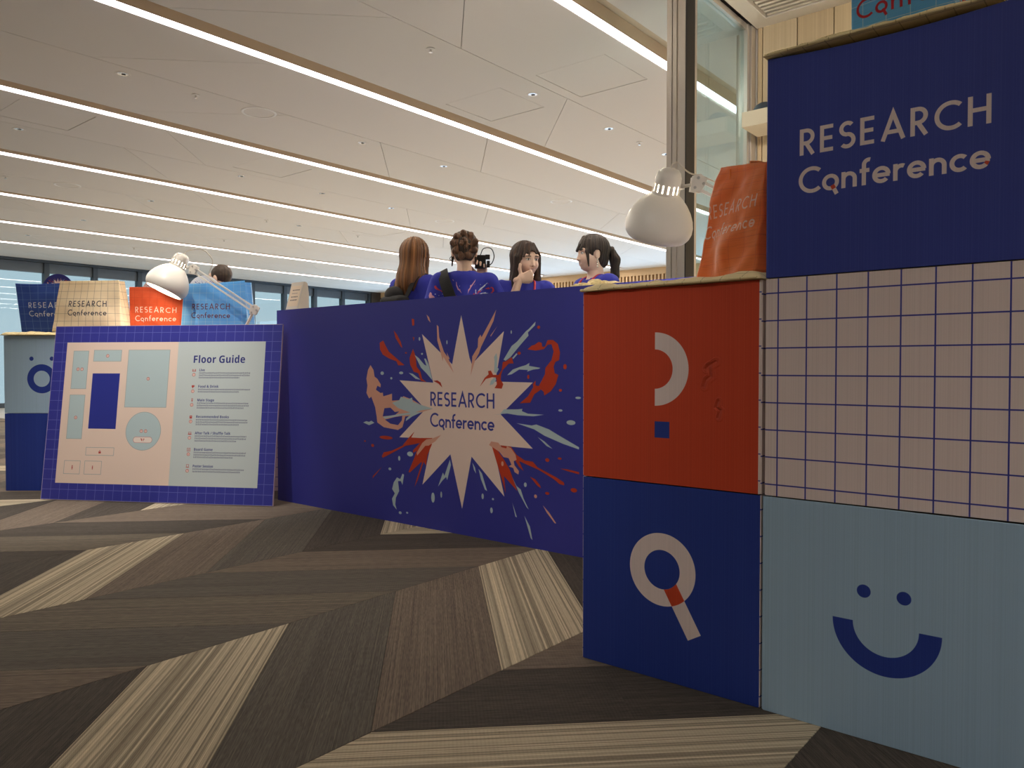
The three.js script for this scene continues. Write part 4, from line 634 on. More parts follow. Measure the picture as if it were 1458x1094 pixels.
const field = (prims) => (x, y, z) => { let d = 1e3; for (const p of prims) d = smin(d, primDist(p, x, y, z), p.k); return d; };
function surfaceNet(f, lo, hi, h, color) {
  const nx = Math.ceil((hi[0] - lo[0]) / h) + 1, ny = Math.ceil((hi[1] - lo[1]) / h) + 1, nz = Math.ceil((hi[2] - lo[2]) / h) + 1, F = new Float32Array(nx * ny * nz), id = new Int32Array(nx * ny * nz).fill(-1);
  for (let k = 0, q = 0; k < nz; k++) for (let j = 0; j < ny; j++) for (let i = 0; i < nx; i++, q++) F[q] = f(lo[0] + i * h, lo[1] + j * h, lo[2] + k * h);
  const pos = [], idx = [], sx = 1, sy = nx, sz = nx * ny, off = [0, sx, sy, sx + sy, sz, sz + sx, sz + sy, sz + sx + sy], edges = [[0, 1], [2, 3], [4, 5], [6, 7], [0, 2], [1, 3], [4, 6], [5, 7], [0, 4], [1, 5], [2, 6], [3, 7]];
  for (let k = 0; k + 1 < nz; k++) for (let j = 0; j + 1 < ny; j++) for (let i = 0; i + 1 < nx; i++) {
    const q = i + j * sy + k * sz; let m = 0; for (let c = 0; c < 8; c++) if (F[q + off[c]] < 0) m |= 1 << c;
    if (m === 0 || m === 255) continue;
    let X = 0, Y = 0, Z = 0, n = 0; for (const [a, b] of edges) { const fa = F[q + off[a]], fb = F[q + off[b]]; if (fa < 0 === fb < 0) continue; const t = fa / (fa - fb); X += (a & 1) + ((b & 1) - (a & 1)) * t; Y += ((a >> 1) & 1) + (((b >> 1) & 1) - ((a >> 1) & 1)) * t; Z += (a >> 2) + ((b >> 2) - (a >> 2)) * t; n++; }
    id[q] = pos.length / 3; pos.push(lo[0] + (i + X / n) * h, lo[1] + (j + Y / n) * h, lo[2] + (k + Z / n) * h);
  }
  for (let k = 1; k + 1 < nz; k++) for (let j = 1; j + 1 < ny; j++) for (let i = 1; i + 1 < nx; i++) {
    const q = i + j * sy + k * sz, s0 = F[q] < 0;
    for (const [d, u, v] of [[sx, sy, sz], [sy, sz, sx], [sz, sx, sy]]) { const s1 = F[q + d] < 0; if (s0 === s1) continue; const a = id[q - u - v], b = id[q - v], c = id[q], e = id[q - u]; if (a < 0 || b < 0 || c < 0 || e < 0) continue; if (s0) idx.push(a, b, c, a, c, e); else idx.push(a, c, b, a, e, c); }
  }
  const g = new THREE.BufferGeometry(); g.setAttribute('position', new THREE.Float32BufferAttribute(pos, 3)); g.setIndex(idx); g.computeVertexNormals();
  if (color) { const col = new Float32Array(pos.length); for (let i = 0; i < pos.length; i += 3) { const c = color(pos[i], pos[i + 1], pos[i + 2]); col[i] = c[0]; col[i + 1] = c[1]; col[i + 2] = c[2]; } g.setAttribute('color', new THREE.BufferAttribute(col, 3)); }
  return g;
}
const SKIN = [0.78, 0.54, 0.41];
const skinMat = new THREE.MeshPhysicalMaterial({ vertexColors: true, roughness: 0.5, sheen: 0.2 });
const hairMat = new THREE.MeshPhysicalMaterial({ vertexColors: true, roughness: 0.62 });
const headPrims = [E_(V(0, 0.025, -0.012), 0.073, 0.084, 0.09), E_(V(0, -0.03, 0.02), 0.06, 0.072, 0.066, 0.03), E_(V(0, -0.076, 0.042), 0.031, 0.028, 0.03, 0.03), E_(V(0.033, -0.034, 0.05), 0.027, 0.026, 0.028, 0.025), E_(V(-0.033, -0.034, 0.05), 0.027, 0.026, 0.028, 0.025),
  C_(V(0, 0.004, 0.083), V(0, -0.034, 0.098), 0.0065, 0.0095, 0.014), E_(V(0.009, -0.037, 0.088), 0.008, 0.007, 0.008, 0.008), E_(V(-0.009, -0.037, 0.088), 0.008, 0.007, 0.008, 0.008),
  C_(V(-0.017, -0.058, 0.077), V(0.017, -0.058, 0.077), 0.0055, 0.0055, 0.008), C_(V(-0.014, -0.0665, 0.077), V(0.014, -0.0665, 0.077), 0.0065, 0.0065, 0.008), C_(V(-0.045, 0.022, 0.066), V(0.045, 0.022, 0.066), 0.01, 0.01, 0.03),
  E_(V(0.073, -0.01, -0.008), 0.009, 0.03, 0.018, 0.008), E_(V(-0.073, -0.01, -0.008), 0.009, 0.03, 0.018, 0.008), C_(V(0, -0.06, -0.02), V(0, -0.17, -0.03), 0.044, 0.048, 0.03)];
const headBase = field(headPrims);
const headField = (x, y, z) => { let d = headBase(x, y, z); for (const s of [-1, 1]) { const e = Math.hypot(x - s * 0.031, (y - 0.003) * 1.25, z - 0.097) - 0.017; d = -smin(-d, e, 0.012); d = Math.min(d, Math.hypot(x - s * 0.0305, y - 0.002, z - 0.0705) - 0.0122); } d = Math.max(d, -(Math.hypot((x) / 1.0, (y + 0.0622) * 6, (z - 0.086)) - 0.012)); return d; };
function faceColor(x, y, z) {
  const ax = Math.abs(x), dx = ax - 0.0305; let c = SKIN.slice();
  if (z > 0.04) {
    const blush = Math.exp(-((ax - 0.036) ** 2 + (y + 0.035) ** 2) / 0.0003) * 0.35; c = [c[0] + blush * 0.05, c[1] - blush * 0.08, c[2] - blush * 0.05];
    if (Math.abs(y + 0.0615 - ax * ax * 14) < 0.0075 - ax * 0.2 && ax < 0.024) c = [0.66, 0.3, 0.26];
    if (Math.abs(y + 0.0622 - ax * ax * 14) < 0.0018 && ax < 0.022) c = [0.8, 0.72, 0.68];
    const brow = y - (0.025 - Math.abs(dx + 0.002) * 0.12); if (Math.abs(brow) < 0.0035 && ax > 0.014 && ax < 0.05) c = [0.09, 0.055, 0.04];
    const lid = (y - 0.002) / 0.0062, wide = dx / 0.0145; if (lid * lid + wide * wide < 1) { c = [0.75, 0.72, 0.7]; if (Math.hypot(dx, y - 0.002) < 0.0062) c = [0.03, 0.02, 0.015]; }
    else if (lid > 0 && lid * lid * 0.55 + wide * wide * 0.85 < 1) c = [0.06, 0.04, 0.035];
    if (y < -0.036 && y > -0.044 && ax > 0.004 && ax < 0.011 && z > 0.085) c = [0.3, 0.14, 0.1];
  }
  return c;
}
const headGeo = surfaceNet(headField, [-0.095, -0.16, -0.115], [0.095, 0.125, 0.12], 0.003, faceColor);
// a hand: wrist, direction of the fingers, palm normal, thumb side (+1 or -1), three bends of the fingers, thumb direction mix
function handPrims(w, D, N, side, curl, thumb = [0.7, 0.7, 0.3]) {
  D = D.clone().normalize(); N = N.clone().addScaledVector(D, -N.dot(D)).normalize(); const T = new THREE.Vector3().crossVectors(D, N).multiplyScalar(side), out = [], at = (d, t, n) => w.clone().addScaledVector(D, d).addScaledVector(T, t).addScaledVector(N, n);
  const spread = [0.028, 0.0095, -0.009, -0.0265], reach = [0.083, 0.087, 0.082, 0.074], len = [[0.04, 0.024, 0.018], [0.044, 0.027, 0.02], [0.041, 0.025, 0.019], [0.032, 0.019, 0.016]];
  out.push(C_(w.clone().addScaledVector(D, -0.02), at(0.015, 0, 0), 0.021, 0.022, 0.015));
  for (let i = 0; i < 4; i++) { const k = at(reach[i], spread[i], 0); out.push(C_(at(0.012, spread[i] * 0.6, 0), k, 0.0125, 0.0105, 0.012)); let p = k, a = 0; for (let s = 0; s < 3; s++) { a += curl[s] + i * 0.05; const dir = D.clone().multiplyScalar(Math.cos(a)).addScaledVector(N, Math.sin(a)).addScaledVector(T, spread[i] * 1.2), q = p.clone().addScaledVector(dir.normalize(), len[i][s]); out.push(C_(p, q, 0.0088 - s * 0.0008, 0.0082 - s * 0.0009, 0.004)); p = q; } }
  const b = at(0.02, 0.022, 0.006), td = D.clone().multiplyScalar(thumb[0]).addScaledVector(T, thumb[1]).addScaledVector(N, thumb[2]).normalize(), m = b.clone().addScaledVector(td, 0.04), td2 = td.clone().addScaledVector(D, 0.35).normalize(); out.push(C_(b, m, 0.0125, 0.0105, 0.01), C_(m, m.clone().addScaledVector(td2, 0.032), 0.0102, 0.0085, 0.006));
  return out;
}
function bounds(prims, pad) { const lo = [9, 9, 9], hi = [-9, -9, -9]; for (const p of prims) for (const [v, r] of p.c ? [[p.a, p.ra], [p.b, p.rb]] : [[p.o, Math.max(p.rx, p.ry, p.rz)]]) { ['x', 'y', 'z'].forEach((k, i) => { lo[i] = Math.min(lo[i], v[k] - r - pad); hi[i] = Math.max(hi[i], v[k] + r + pad); }); } return [lo, hi]; }
function join(gs) {   // one body: position, normal and colour joined
  const all = gs.map((g) => { const q = g.index ? g.toNonIndexed() : g; for (const k of Object.keys(q.attributes)) if (!['position', 'normal', 'color'].includes(k)) q.deleteAttribute(k); return q; }); return mergeGeometries(all);
}
const shirtTexBack = canvasTex(512, 512, (c, w) => { c.fillStyle = '#2b32a0'; c.fillRect(0, 0, w, w); drawBurst(c, w / 2 - 145.6 * 3, w * 0.34 + 56 * 3, 3, { W: '#2b32a0', P: '#d8a0b0', O: '#c23a4a', R: '#c23a4a', B: '#cdd8ea', N: '#2b32a0' }); });
const shirtBlue = std('#2b32a0', 0.85), shirtPrinted = std(0xffffff, 0.85, { map: shirtTexBack }), trouser = std(lin(0.02, 0.022, 0.03), 0.9), shoeMat = std(lin(0.6, 0.58, 0.55), 0.6);
const REST = (s) => ({ elbow: V(s * 0.215, 1.04, -0.02), wrist: V(s * 0.225, 0.81, 0.05), D: V(s * 0.02, -1, 0.15), N: V(-s, 0, 0.2), curl: [0.25, 0.35, 0.25] });
function person({ label, pos, turn, height, headYaw = 0, headPitch = 0, headRoll = 0, arms = {}, hair, male, printed }) {
  const t = thing('person', label, 'person', [pos[0], 0, pos[1]], turn), k = height / 1.6, wide = male ? 1.18 : 1;
  t.scale.setScalar(k);
  const A = { l: { ...REST(1), ...arms.l }, r: { ...REST(-1), ...arms.r } }, sh = { l: V(0.155 * wide, 1.285, -0.01), r: V(-0.155 * wide, 1.285, -0.01) };
  const torso = [E_(V(0, 1.16, 0), 0.142 * wide, 0.17, 0.092), C_(V(-0.13 * wide, 1.288, -0.01), V(0.13 * wide, 1.288, -0.01), 0.046, 0.046, 0.05), E_(V(0, 1.0, 0.0), 0.118 * wide, 0.16, 0.085, 0.05), E_(V(0, 0.85, -0.005), 0.152, 0.13, 0.105, 0.05)];
  const prims = [...torso, C_(V(0, 1.27, -0.015), V(0, 1.40, 0.0), 0.05, 0.045, 0.03)], hands = [];
  for (const s of ['l', 'r']) { const a = A[s]; prims.push(C_(sh[s], a.elbow, 0.043, 0.036, 0.03), C_(a.elbow, a.wrist, 0.036, 0.024, 0.012)); hands.push([handPrims(a.wrist, a.D, a.N, a.side ?? (s === 'l' ? 1 : -1), a.curl, a.thumb), a]);
    const x = s === 'l' ? 1 : -1; prims.push(C_(V(x * 0.085, 0.83, 0), V(x * 0.092, 0.45, 0.01), 0.08, 0.054, 0.03), C_(V(x * 0.092, 0.45, 0.01), V(x * 0.095, 0.09, -0.02), 0.053, 0.034, 0.02), C_(V(x * 0.095, 0.05, -0.03), V(x * 0.105, 0.035, 0.11), 0.035, 0.03, 0.02)); }
  const bodyF = field(prims), [lo, hi] = bounds(prims, 0.02); lo[1] = Math.max(lo[1], 0.0); hi[1] = 1.375;
  const parts = [surfaceNet((x, y, z) => bodyF(x, y, z), lo, [hi[0], 1.375, hi[2]], 0.011, () => SKIN)];
  for (const [hp, a] of hands) { const [l, h] = bounds(hp, 0.008), hf = field(hp); parts.push(surfaceNet(hf, l, h, a.fine ? 0.0028 : 0.005, () => SKIN)); }
  const HM = new THREE.Matrix4().makeTranslation(0, 1.375, -0.01).multiply(new THREE.Matrix4().makeRotationFromEuler(new THREE.Euler(headPitch, headYaw, headRoll, 'YXZ'))).multiply(new THREE.Matrix4().makeTranslation(0, 0.115, 0.018));
  parts.push(headGeo.clone().applyMatrix4(HM));
  const body = part('body', join(parts), skinMat, t);
  // clothing
  const sp = [E_(V(0, 1.14, 0.0), 0.165 * wide, 0.2, 0.118), C_(V(-0.13 * wide, 1.288, -0.012), V(0.13 * wide, 1.288, -0.012), 0.058, 0.058, 0.05), E_(V(0, 0.93, 0), 0.168 * wide, 0.2, 0.122, 0.08), E_(V(0, 1.318, -0.02), 0.075, 0.045, 0.062, 0.04)];
  for (const s of ['l', 'r']) sp.push(C_(sh[s], sh[s].clone().lerp(A[s].elbow, 0.86), 0.06, 0.066, 0.035));
  const sf = field(sp), cuts = ['l', 'r'].map((s) => ({ p: sh[s].clone().lerp(A[s].elbow, 0.8), d: A[s].elbow.clone().sub(sh[s]).normalize(), far: A[s].elbow }));
  const shirtF = (x, y, z) => { let d = sf(x, y, z) + 0.006 * (noise3(x * 16 + 7, y * 7 + 3, z * 16 + 7, 3) - 0.5) + 0.005 * (noise3(x * 40 + 7, y * 20, z * 40 + 7, 4) - 0.5); d = Math.max(d, 0.80 - y); d = Math.max(d, 0.066 - Math.hypot(x, (y - 1.372) * 0.92, z - 0.012)); for (const c of cuts) { const q = (x - c.p.x) * c.d.x + (y - c.p.y) * c.d.y + (z - c.p.z) * c.d.z; if (Math.hypot(x - c.far.x, y - c.far.y, z - c.far.z) < 0.16) d = Math.max(d, q); } return d; };
  const [sl, shh] = bounds(sp, 0.02), sg = surfaceNet(shirtF, sl, shh, 0.0085); { const p = sg.attributes.position, n = sg.attributes.normal, uv = []; for (let i = 0; i < p.count; i++) n.getZ(i) < 0 ? uv.push(0.5 - p.getX(i) / 0.56, (p.getY(i) - 0.78) / 0.56) : uv.push(0.01, 0.01); sg.setAttribute('uv', new THREE.Float32BufferAttribute(uv, 2)); }
  part('t_shirt', sg, printed ? shirtPrinted : shirtBlue, t);
  const tp = [E_(V(0, 0.85, -0.005), 0.158, 0.125, 0.112)]; for (const x of [-1, 1]) tp.push(C_(V(x * 0.085, 0.83, 0), V(x * 0.094, 0.45, 0.01), 0.092, 0.072, 0.03), C_(V(x * 0.094, 0.45, 0.01), V(x * 0.096, 0.1, -0.02), 0.072, 0.06, 0.03));
  const tf = field(tp), [tl, th] = bounds(tp, 0.02); part('trousers', surfaceNet((x, y, z) => Math.max(tf(x, y, z), y - 0.94, 0.07 - y), tl, th, 0.014), trouser, t);
  for (const x of [-1, 1]) { const fp = [C_(V(x * 0.095, 0.05, -0.045), V(x * 0.108, 0.042, 0.12), 0.042, 0.038, 0.02)], ff = field(fp), [l, h] = bounds(fp, 0.02); part('shoe', surfaceNet((xx, y, z) => Math.max(ff(xx, y, z), 0.004 - y), l, h, 0.009), shoeMat, t); }
  // hair, in the head's frame
  const g = hair(); g.forEach(([name, geo, mat]) => part(name, geo.applyMatrix4(HM), mat ?? hairMat, t));
  return { t, HM, body };
}
const strand = (c0, c1, f = 60, s = 1) => (x, y, z) => { const a = Math.atan2(x, z + 0.02), n = noise2(a * f * 0.35 + 40, y * 3 + 7, s) * 0.6 + noise2(a * f + 90, y * 6 + 5, s + 2) * 0.4; return c0.map((v, i) => v + (c1[i] - v) * n * n * 1.6); };
const comb = (x, y, z, amp, f, s) => amp * (noise2(Math.atan2(x, z + 0.02) * f + 40, y * 4 + 9, s) - 0.5);
const faceHole = (x, y, z, cy = -0.03, ry = 0.085, rx = 0.06) => { const px = x / rx, py = (y - cy) / ry, pz = (z - 0.1) / 0.075; const k = Math.hypot(px, py, pz); return (1 - k) * 0.06; };
const capPrims = [E_(V(0, 0.03, -0.016), 0.086, 0.092, 0.102)];
function hairLongBack() {
  const p = [...capPrims, C_(V(0, 0.0, -0.05), V(0.0, -0.17, -0.065), 0.082, 0.084, 0.05), C_(V(0.035, -0.15, -0.06), V(0.07, -0.40, -0.075), 0.06, 0.05, 0.05), C_(V(-0.03, -0.15, -0.06), V(-0.05, -0.30, -0.07), 0.06, 0.04, 0.05), C_(V(0.06, -0.02, 0.0), V(0.075, -0.24, 0.0), 0.03, 0.028, 0.03), C_(V(-0.065, -0.02, 0.0), V(-0.08, -0.26, -0.01), 0.026, 0.02, 0.03)], f = field(p);
  return [['hair', surfaceNet((x, y, z) => Math.max(f(x, y, z) + comb(x, y, z, 0.011, 16, 5) + comb(x, y, z, 0.006, 40, 6), faceHole(x, y, z)), [-0.17, -0.47, -0.18], [0.17, 0.14, 0.1], 0.0045, strand([0.055, 0.025, 0.01], [0.32, 0.135, 0.04], 26, 2))]];
}
function hairUpdo() {
  const p = [...capPrims], q = [];
  for (let i = 0; i < 9; i++) { const a = (i / 9) * TAU + 0.4, r = 0.044, c = V(Math.cos(a) * r, 0.012 + Math.sin(a) * r * 1.1, -0.108 + 0.012 * Math.abs(Math.sin(a))); const d = V(-Math.sin(a + 0.8), Math.cos(a + 0.8), 0.15).multiplyScalar(0.03); q.push(C_(c.clone().sub(d), c.clone().add(d), 0.021, 0.014, 0.004)); }
  for (let i = 0; i < 3; i++) { const a = (i / 3) * TAU, c = V(Math.cos(a) * 0.017, 0.012 + Math.sin(a) * 0.02, -0.125); q.push(C_(c, c.clone().add(V(0.012 * Math.sin(a), 0.014, 0)), 0.014, 0.011, 0.005)); }
  p.push(E_(V(0, -0.045, -0.06), 0.058, 0.045, 0.045, 0.02), C_(V(0.07, 0.0, 0.02), V(0.076, -0.09, 0.022), 0.012, 0.005, 0.012), C_(V(-0.07, 0.0, 0.02), V(-0.076, -0.09, 0.022), 0.012, 0.005, 0.012), E_(V(0, 0.01, -0.1), 0.055, 0.058, 0.03, 0.01));
  const f = field(p), fq = field(q), c0 = strand([0.018, 0.010, 0.006], [0.085, 0.045, 0.025], 30, 8), c1 = strand([0.05, 0.022, 0.012], [0.23, 0.115, 0.06], 60, 9);
  return [['hair', surfaceNet((x, y, z) => Math.max(f(x, y, z) + comb(x, y, z, 0.006, 22, 7), faceHole(x, y, z), -0.075 - y + (z < -0.02 ? 0 : -0.03)), [-0.12, -0.13, -0.16], [0.12, 0.14, 0.1], 0.0035, c0)], ['twisted_bun', surfaceNet((x, y, z) => fq(x, y, z) + 0.005 * (noise3(x * 90 + 9, y * 90, z * 90 + 20, 3) - 0.5), [-0.09, -0.09, -0.16], [0.09, 0.11, -0.06], 0.003, c1)]];
}
function hairLongFront() {
  const p = [...capPrims, C_(V(0, 0.02, -0.04), V(0, -0.2, -0.065), 0.078, 0.07, 0.04), C_(V(0.077, 0.01, 0.02), V(0.085, -0.13, 0.022), 0.022, 0.022, 0.02), C_(V(0.085, -0.13, 0.022), V(0.105, -0.29, 0.05), 0.022, 0.018, 0.02), C_(V(-0.077, 0.01, 0.02), V(-0.083, -0.13, 0.02), 0.022, 0.024, 0.02), C_(V(-0.083, -0.13, 0.02), V(-0.095, -0.29, 0.05), 0.024, 0.018, 0.02)];
  const bangs = [C_(V(0.02, 0.098, 0.045), V(0.062, 0.03, 0.072), 0.014, 0.008, 0.008), C_(V(-0.005, 0.1, 0.05), V(-0.03, 0.034, 0.086), 0.012, 0.006, 0.008), C_(V(-0.02, 0.098, 0.045), V(-0.06, 0.02, 0.07), 0.014, 0.008, 0.008), C_(V(0.01, 0.1, 0.05), V(0.02, 0.04, 0.09), 0.009, 0.004, 0.006)], f = field(p), fb = field(bangs);
  return [['hair', surfaceNet((x, y, z) => Math.min(Math.max(f(x, y, z) + comb(x, y, z, 0.007, 24, 11), faceHole(x, y, z, -0.045, 0.105, 0.06)), fb(x, y, z)), [-0.14, -0.34, -0.17], [0.14, 0.14, 0.12], 0.0035, strand([0.014, 0.008, 0.006], [0.075, 0.036, 0.02], 30, 12))]];
}
function hairPony() {
  const p = [...capPrims, E_(V(0, 0.045, -0.01), 0.086, 0.082, 0.098, 0.02), E_(V(0, -0.045, -0.055), 0.062, 0.05, 0.048, 0.03)], q = [C_(V(0, 0.03, -0.1), V(0, 0.025, -0.128), 0.018, 0.02, 0.01), C_(V(0, 0.025, -0.128), V(0, -0.04, -0.155), 0.022, 0.032, 0.02), C_(V(0, -0.04, -0.155), V(0, -0.14, -0.15), 0.032, 0.026, 0.02), C_(V(0, -0.14, -0.15), V(0, -0.21, -0.135), 0.026, 0.006, 0.02)];
  const b = [C_(V(0.0, 0.1, 0.05), V(0.0, 0.03, 0.096), 0.018, 0.01, 0.015), C_(V(0.03, 0.095, 0.04), V(0.034, 0.026, 0.088), 0.018, 0.01, 0.015), C_(V(-0.03, 0.095, 0.04), V(-0.034, 0.026, 0.088), 0.018, 0.01, 0.015), C_(V(0.055, 0.075, 0.03), V(0.062, 0.01, 0.06), 0.018, 0.01, 0.015), C_(V(-0.055, 0.075, 0.03), V(-0.062, 0.01, 0.06), 0.018, 0.01, 0.015), C_(V(0.062, 0.01, 0.055), V(0.066, -0.085, 0.05), 0.012, 0.004, 0.01), C_(V(-0.062, 0.01, 0.055), V(-0.066, -0.085, 0.05), 0.012, 0.004, 0.01)];
  const f = field(p), fq = field(q), fb = field(b), col = strand([0.010, 0.007, 0.006], [0.055, 0.034, 0.024], 30, 15), ear = (x, y, z) => 0.03 - Math.hypot((Math.abs(x) - 0.08) * 0.9, (y + 0.014) * 0.9, (z + 0.006) * 1.25);
  return [['hair', surfaceNet((x, y, z) => Math.min(Math.max(f(x, y, z) + comb(x, y, z, 0.006, 24, 14), faceHole(x, y, z, -0.035, 0.1, 0.07), ear(x, y, z), -0.088 - y), fb(x, y, z)), [-0.12, -0.11, -0.14], [0.12, 0.15, 0.125], 0.0035, col)],
    ['ponytail', surfaceNet((x, y, z) => fq(x, y, z) + 0.008 * (noise2(Math.atan2(x, z + 0.15) * 9 + 30, y * 8 + 9, 6) - 0.5), [-0.07, -0.24, -0.21], [0.07, 0.07, -0.08], 0.004, col)],
    ['hair_tie', surfaceNet((x, y, z) => Math.hypot(Math.hypot(x, y - 0.028) - 0.018, z + 0.118) - 0.008, [-0.04, -0.01, -0.14], [0.04, 0.07, -0.1], 0.0035, () => [0.01, 0.01, 0.012])]];
}
function hairShort() {
  const f = field([E_(V(0, 0.03, -0.018), 0.079, 0.09, 0.097)]);
  return [['hair', surfaceNet((x, y, z) => Math.max(f(x, y, z) + 0.004 * (noise3(x * 60 + 9, y * 60 + 9, z * 60 + 9, 2) - 0.5), faceHole(x, y, z, -0.02, 0.1, 0.075), 0.028 - Math.hypot((Math.abs(x) - 0.078), (y + 0.014) * 0.9, (z + 0.004) * 1.2), -0.06 - y), [-0.1, -0.09, -0.13], [0.1, 0.13, 0.1], 0.004, strand([0.02, 0.012, 0.008], [0.06, 0.034, 0.02], 20, 21))]];
}
const deg = THREE.MathUtils.degToRad;
person({ label: 'person with long straight brown hair seen from behind, in a blue T-shirt', pos: [3.655, -3.865], turn: deg(88), height: 1.65, headYaw: deg(32), headRoll: deg(3), hair: hairLongBack });
const camera2 = person({ label: 'person with braided updo seen from behind, in a splash-printed blue T-shirt', pos: [3.535, -3.29], turn: deg(133), height: 1.615, headYaw: deg(0), headPitch: deg(6), hair: hairUpdo, printed: true,
  arms: { r: { elbow: V(-0.25, 1.10, 0.06), wrist: V(-0.115, 1.325, 0.085), D: V(0.06, 1, 0.05), N: V(0.35, 0, -1), curl: [0.9, 1.0, 0.6], thumb: [0.7, 0.6, 0.4], fine: true } } });
const thumbs = person({ label: 'smiling person with long dark hair, raising a thumb to the cheek', pos: [3.93, -3.13], turn: deg(-43), height: 1.585, headYaw: deg(24), headPitch: deg(9), headRoll: deg(2), hair: hairLongFront,
  arms: { r: { elbow: V(-0.14, 1.07, 0.15), wrist: V(-0.05, 1.338, 0.15), D: V(0.88, 0.3, 0.05), N: V(0.05, 0, -1), curl: [1.3, 1.5, 0.9], thumb: [0.12, 1.2, -0.05], fine: true, side: 1 } } });
const pony = person({ label: 'person with a black ponytail and fringe, seen in profile', pos: [4.11, -2.70], turn: deg(-112), height: 1.6, headYaw: deg(-14), headPitch: deg(2), hair: hairPony });
person({ label: 'dark short-haired man whose head shows above the sky blue tote bag', pos: [3.90, -6.80], turn: deg(-160), height: 1.74, hair: hairShort, male: true });
// lanyards, earring, straps and what they carry
const lanyardMat = std(lin(0.55, 0.03, 0.05), 0.6), blackCloth = std(lin(0.012, 0.012, 0.013), 0.85);
function ribbon(pts, w, th, n = 40) {   // a flat band whose face turns away from the body's axis
  const c = new THREE.CatmullRomCurve3(pts), P = [], I = [];
  for (let i = 0; i <= n; i++) { const p = c.getPoint(i / n), t = c.getTangent(i / n), out = V(p.x * 0.35, p.y > 1.3 ? (p.y - 1.3) * 1.6 : 0, p.z).normalize(), s = new THREE.Vector3().crossVectors(t, out).normalize(), o = new THREE.Vector3().crossVectors(s, t).normalize();
    for (const [a, b] of [[-1, -1], [1, -1], [1, 1], [-1, 1]]) P.push(...p.clone().addScaledVector(s, (a * w) / 2).addScaledVector(o, (b * th) / 2).toArray()); }
  for (let i = 0; i < n; i++) for (let k = 0; k < 4; k++) { const a = i * 4 + k, b = i * 4 + ((k + 1) % 4); I.push(a, b, b + 4, a, b + 4, a + 4); }
  I.push(0, 2, 1, 0, 3, 2); const e = n * 4; I.push(e, e + 1, e + 2, e, e + 2, e + 3);
  let g = new THREE.BufferGeometry(); g.setAttribute('position', new THREE.Float32BufferAttribute(P, 3)); g.setIndex(I); g = g.toNonIndexed(); g.computeVertexNormals(); return g;
}
function worn(p, name, label, category) { const t = thing(name, label, category, p.t.position.toArray(), p.t.rotation.y); t.scale.copy(p.t.scale); return t; }
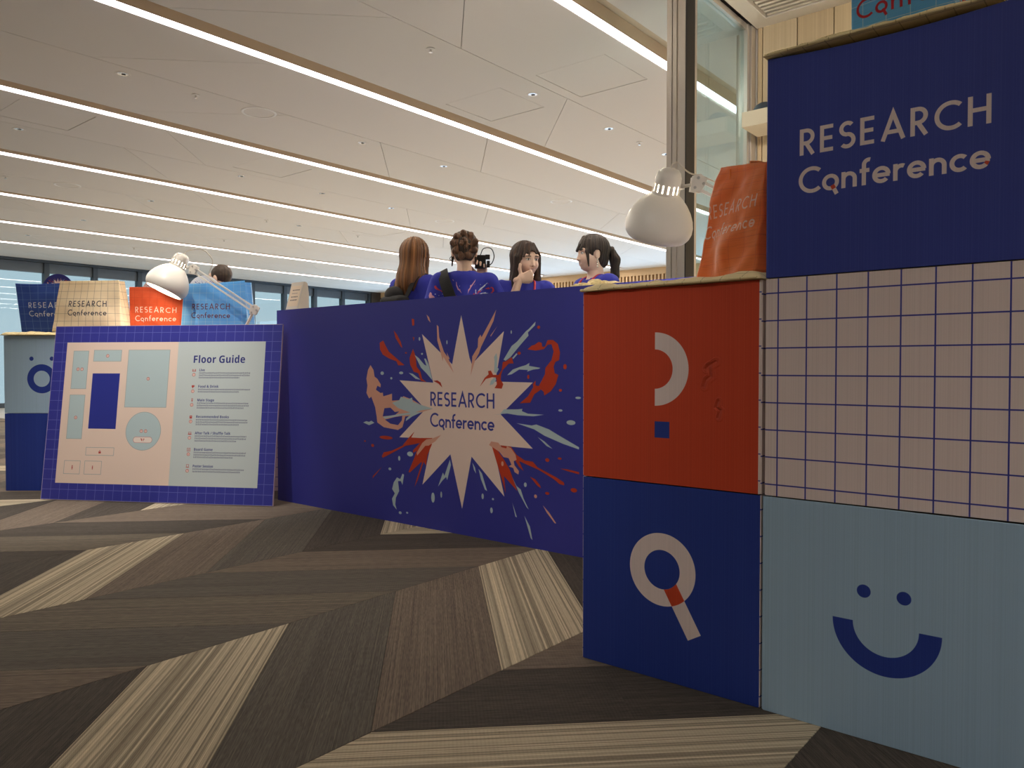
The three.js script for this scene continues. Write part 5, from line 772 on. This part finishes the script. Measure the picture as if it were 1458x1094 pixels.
{
  const strapUp = (t) => { for (const s of [-1, 1]) part('strap', tube([V(s * 0.02, 1.06, 0.128), V(s * 0.04, 1.2, 0.126), V(s * 0.062, 1.30, 0.075), V(s * 0.066, 1.345, 0.02), V(s * 0.03, 1.352, -0.05), V(0, 1.35, -0.062)], 0.0075, 40, 6), lanyardMat, t); part('badge', rbx(0.085, 0.12, 0.004, 0.003, 0, 0.99, 0.132), std(lin(0.7, 0.7, 0.7), 0.4), t); };
  strapUp(worn(thumbs, 'lanyard', 'red lanyard around the neck of the smiling person with the raised thumb', 'lanyard'));
  strapUp(worn(pony, 'lanyard', 'red lanyard around the neck of the person with the ponytail', 'lanyard'));
  const er = worn(pony, 'earring', 'pale dangling earring of the person with the ponytail', 'earring'), M = pony.HM; const pts = [-0.045, -0.06, -0.074, -0.088].map((y) => V(0.079, y, -0.004).applyMatrix4(M));
  pts.forEach((p) => part('bead', new THREE.SphereGeometry(0.0055, 12, 10).translate(p.x, p.y, p.z), std(lin(0.8, 0.74, 0.62), 0.25), er)); part('hook', tube([V(0.077, -0.034, -0.006).applyMatrix4(M), ...pts], 0.0012, 20, 5), chrome, er);
  const er2 = worn(camera2, 'earring', 'small dark hoop earring of the person with the braided updo', 'earring'), p2 = V(0.078, -0.05, -0.004).applyMatrix4(camera2.HM); part('hoop', new THREE.TorusGeometry(0.012, 0.002, 8, 20).translate(p2.x, p2.y, p2.z), blackCloth, er2);
  const dev = worn(camera2, 'handheld_radio', 'black handheld device with a looped cable, held beside the braided updo', 'device');
  part('device_body', [rbx(0.07, 0.085, 0.045, 0.008, -0.10, 1.425, 0.055), rbx(0.03, 0.03, 0.03, 0.004, -0.145, 1.455, 0.05), rbx(0.02, 0.045, 0.02, 0.004, -0.15, 1.41, 0.05)], std(lin(0.008, 0.008, 0.009), 0.35), dev);
  part('cable', tube([V(-0.10, 1.465, 0.045), V(-0.12, 1.505, 0.03), V(-0.165, 1.505, 0.02), V(-0.185, 1.46, 0.02), V(-0.172, 1.415, 0.03), V(-0.15, 1.40, 0.04)], 0.003, 50, 6), blackCloth, dev);
  const sb = worn(camera2, 'sling_bag', 'black sling bag whose wide strap crosses the splash-printed T-shirt', 'bag');
  part('strap', ribbon([V(0.115, 1.22, 0.12), V(0.135, 1.32, 0.06), V(0.138, 1.358, -0.01), V(0.128, 1.315, -0.082), V(0.105, 1.24, -0.122), V(0.06, 1.12, -0.134), V(0.0, 1.0, -0.138), V(-0.09, 0.9, -0.12)], 0.07, 0.006, 50), blackCloth, sb);
  part('pouch', rbx(0.2, 0.15, 0.07, 0.025, 0.02, 1.08, 0.165), blackCloth, sb);
  const bp = { t: scene.getObjectByName('person') }, pack = worn(bp, 'backpack', 'black mesh backpack on the back of the person with long brown hair', 'backpack');
  part('pack_body', rbx(0.22, 0.30, 0.11, 0.04, 0.0, 1.06, -0.175), blackCloth, pack); part('top_flap', new THREE.SphereGeometry(1, 24, 16).scale(0.075, 0.06, 0.05).translate(0.02, 1.215, -0.165), blackCloth, pack);
  for (const s of [-1, 1]) part('strap', ribbon([V(s * 0.07, 1.2, -0.14), V(s * 0.1, 1.335, -0.07), V(s * 0.105, 1.362, 0.0), V(s * 0.1, 1.30, 0.085), V(s * 0.1, 1.15, 0.13), V(s * 0.11, 1.0, 0.11)], 0.03, 0.005, 40), blackCloth, pack);
}
// ---------- shadows on, and draw ----------
scene.traverse((o) => { if (o.isLight) o.castShadow = true; });
renderer.render(scene, camera);
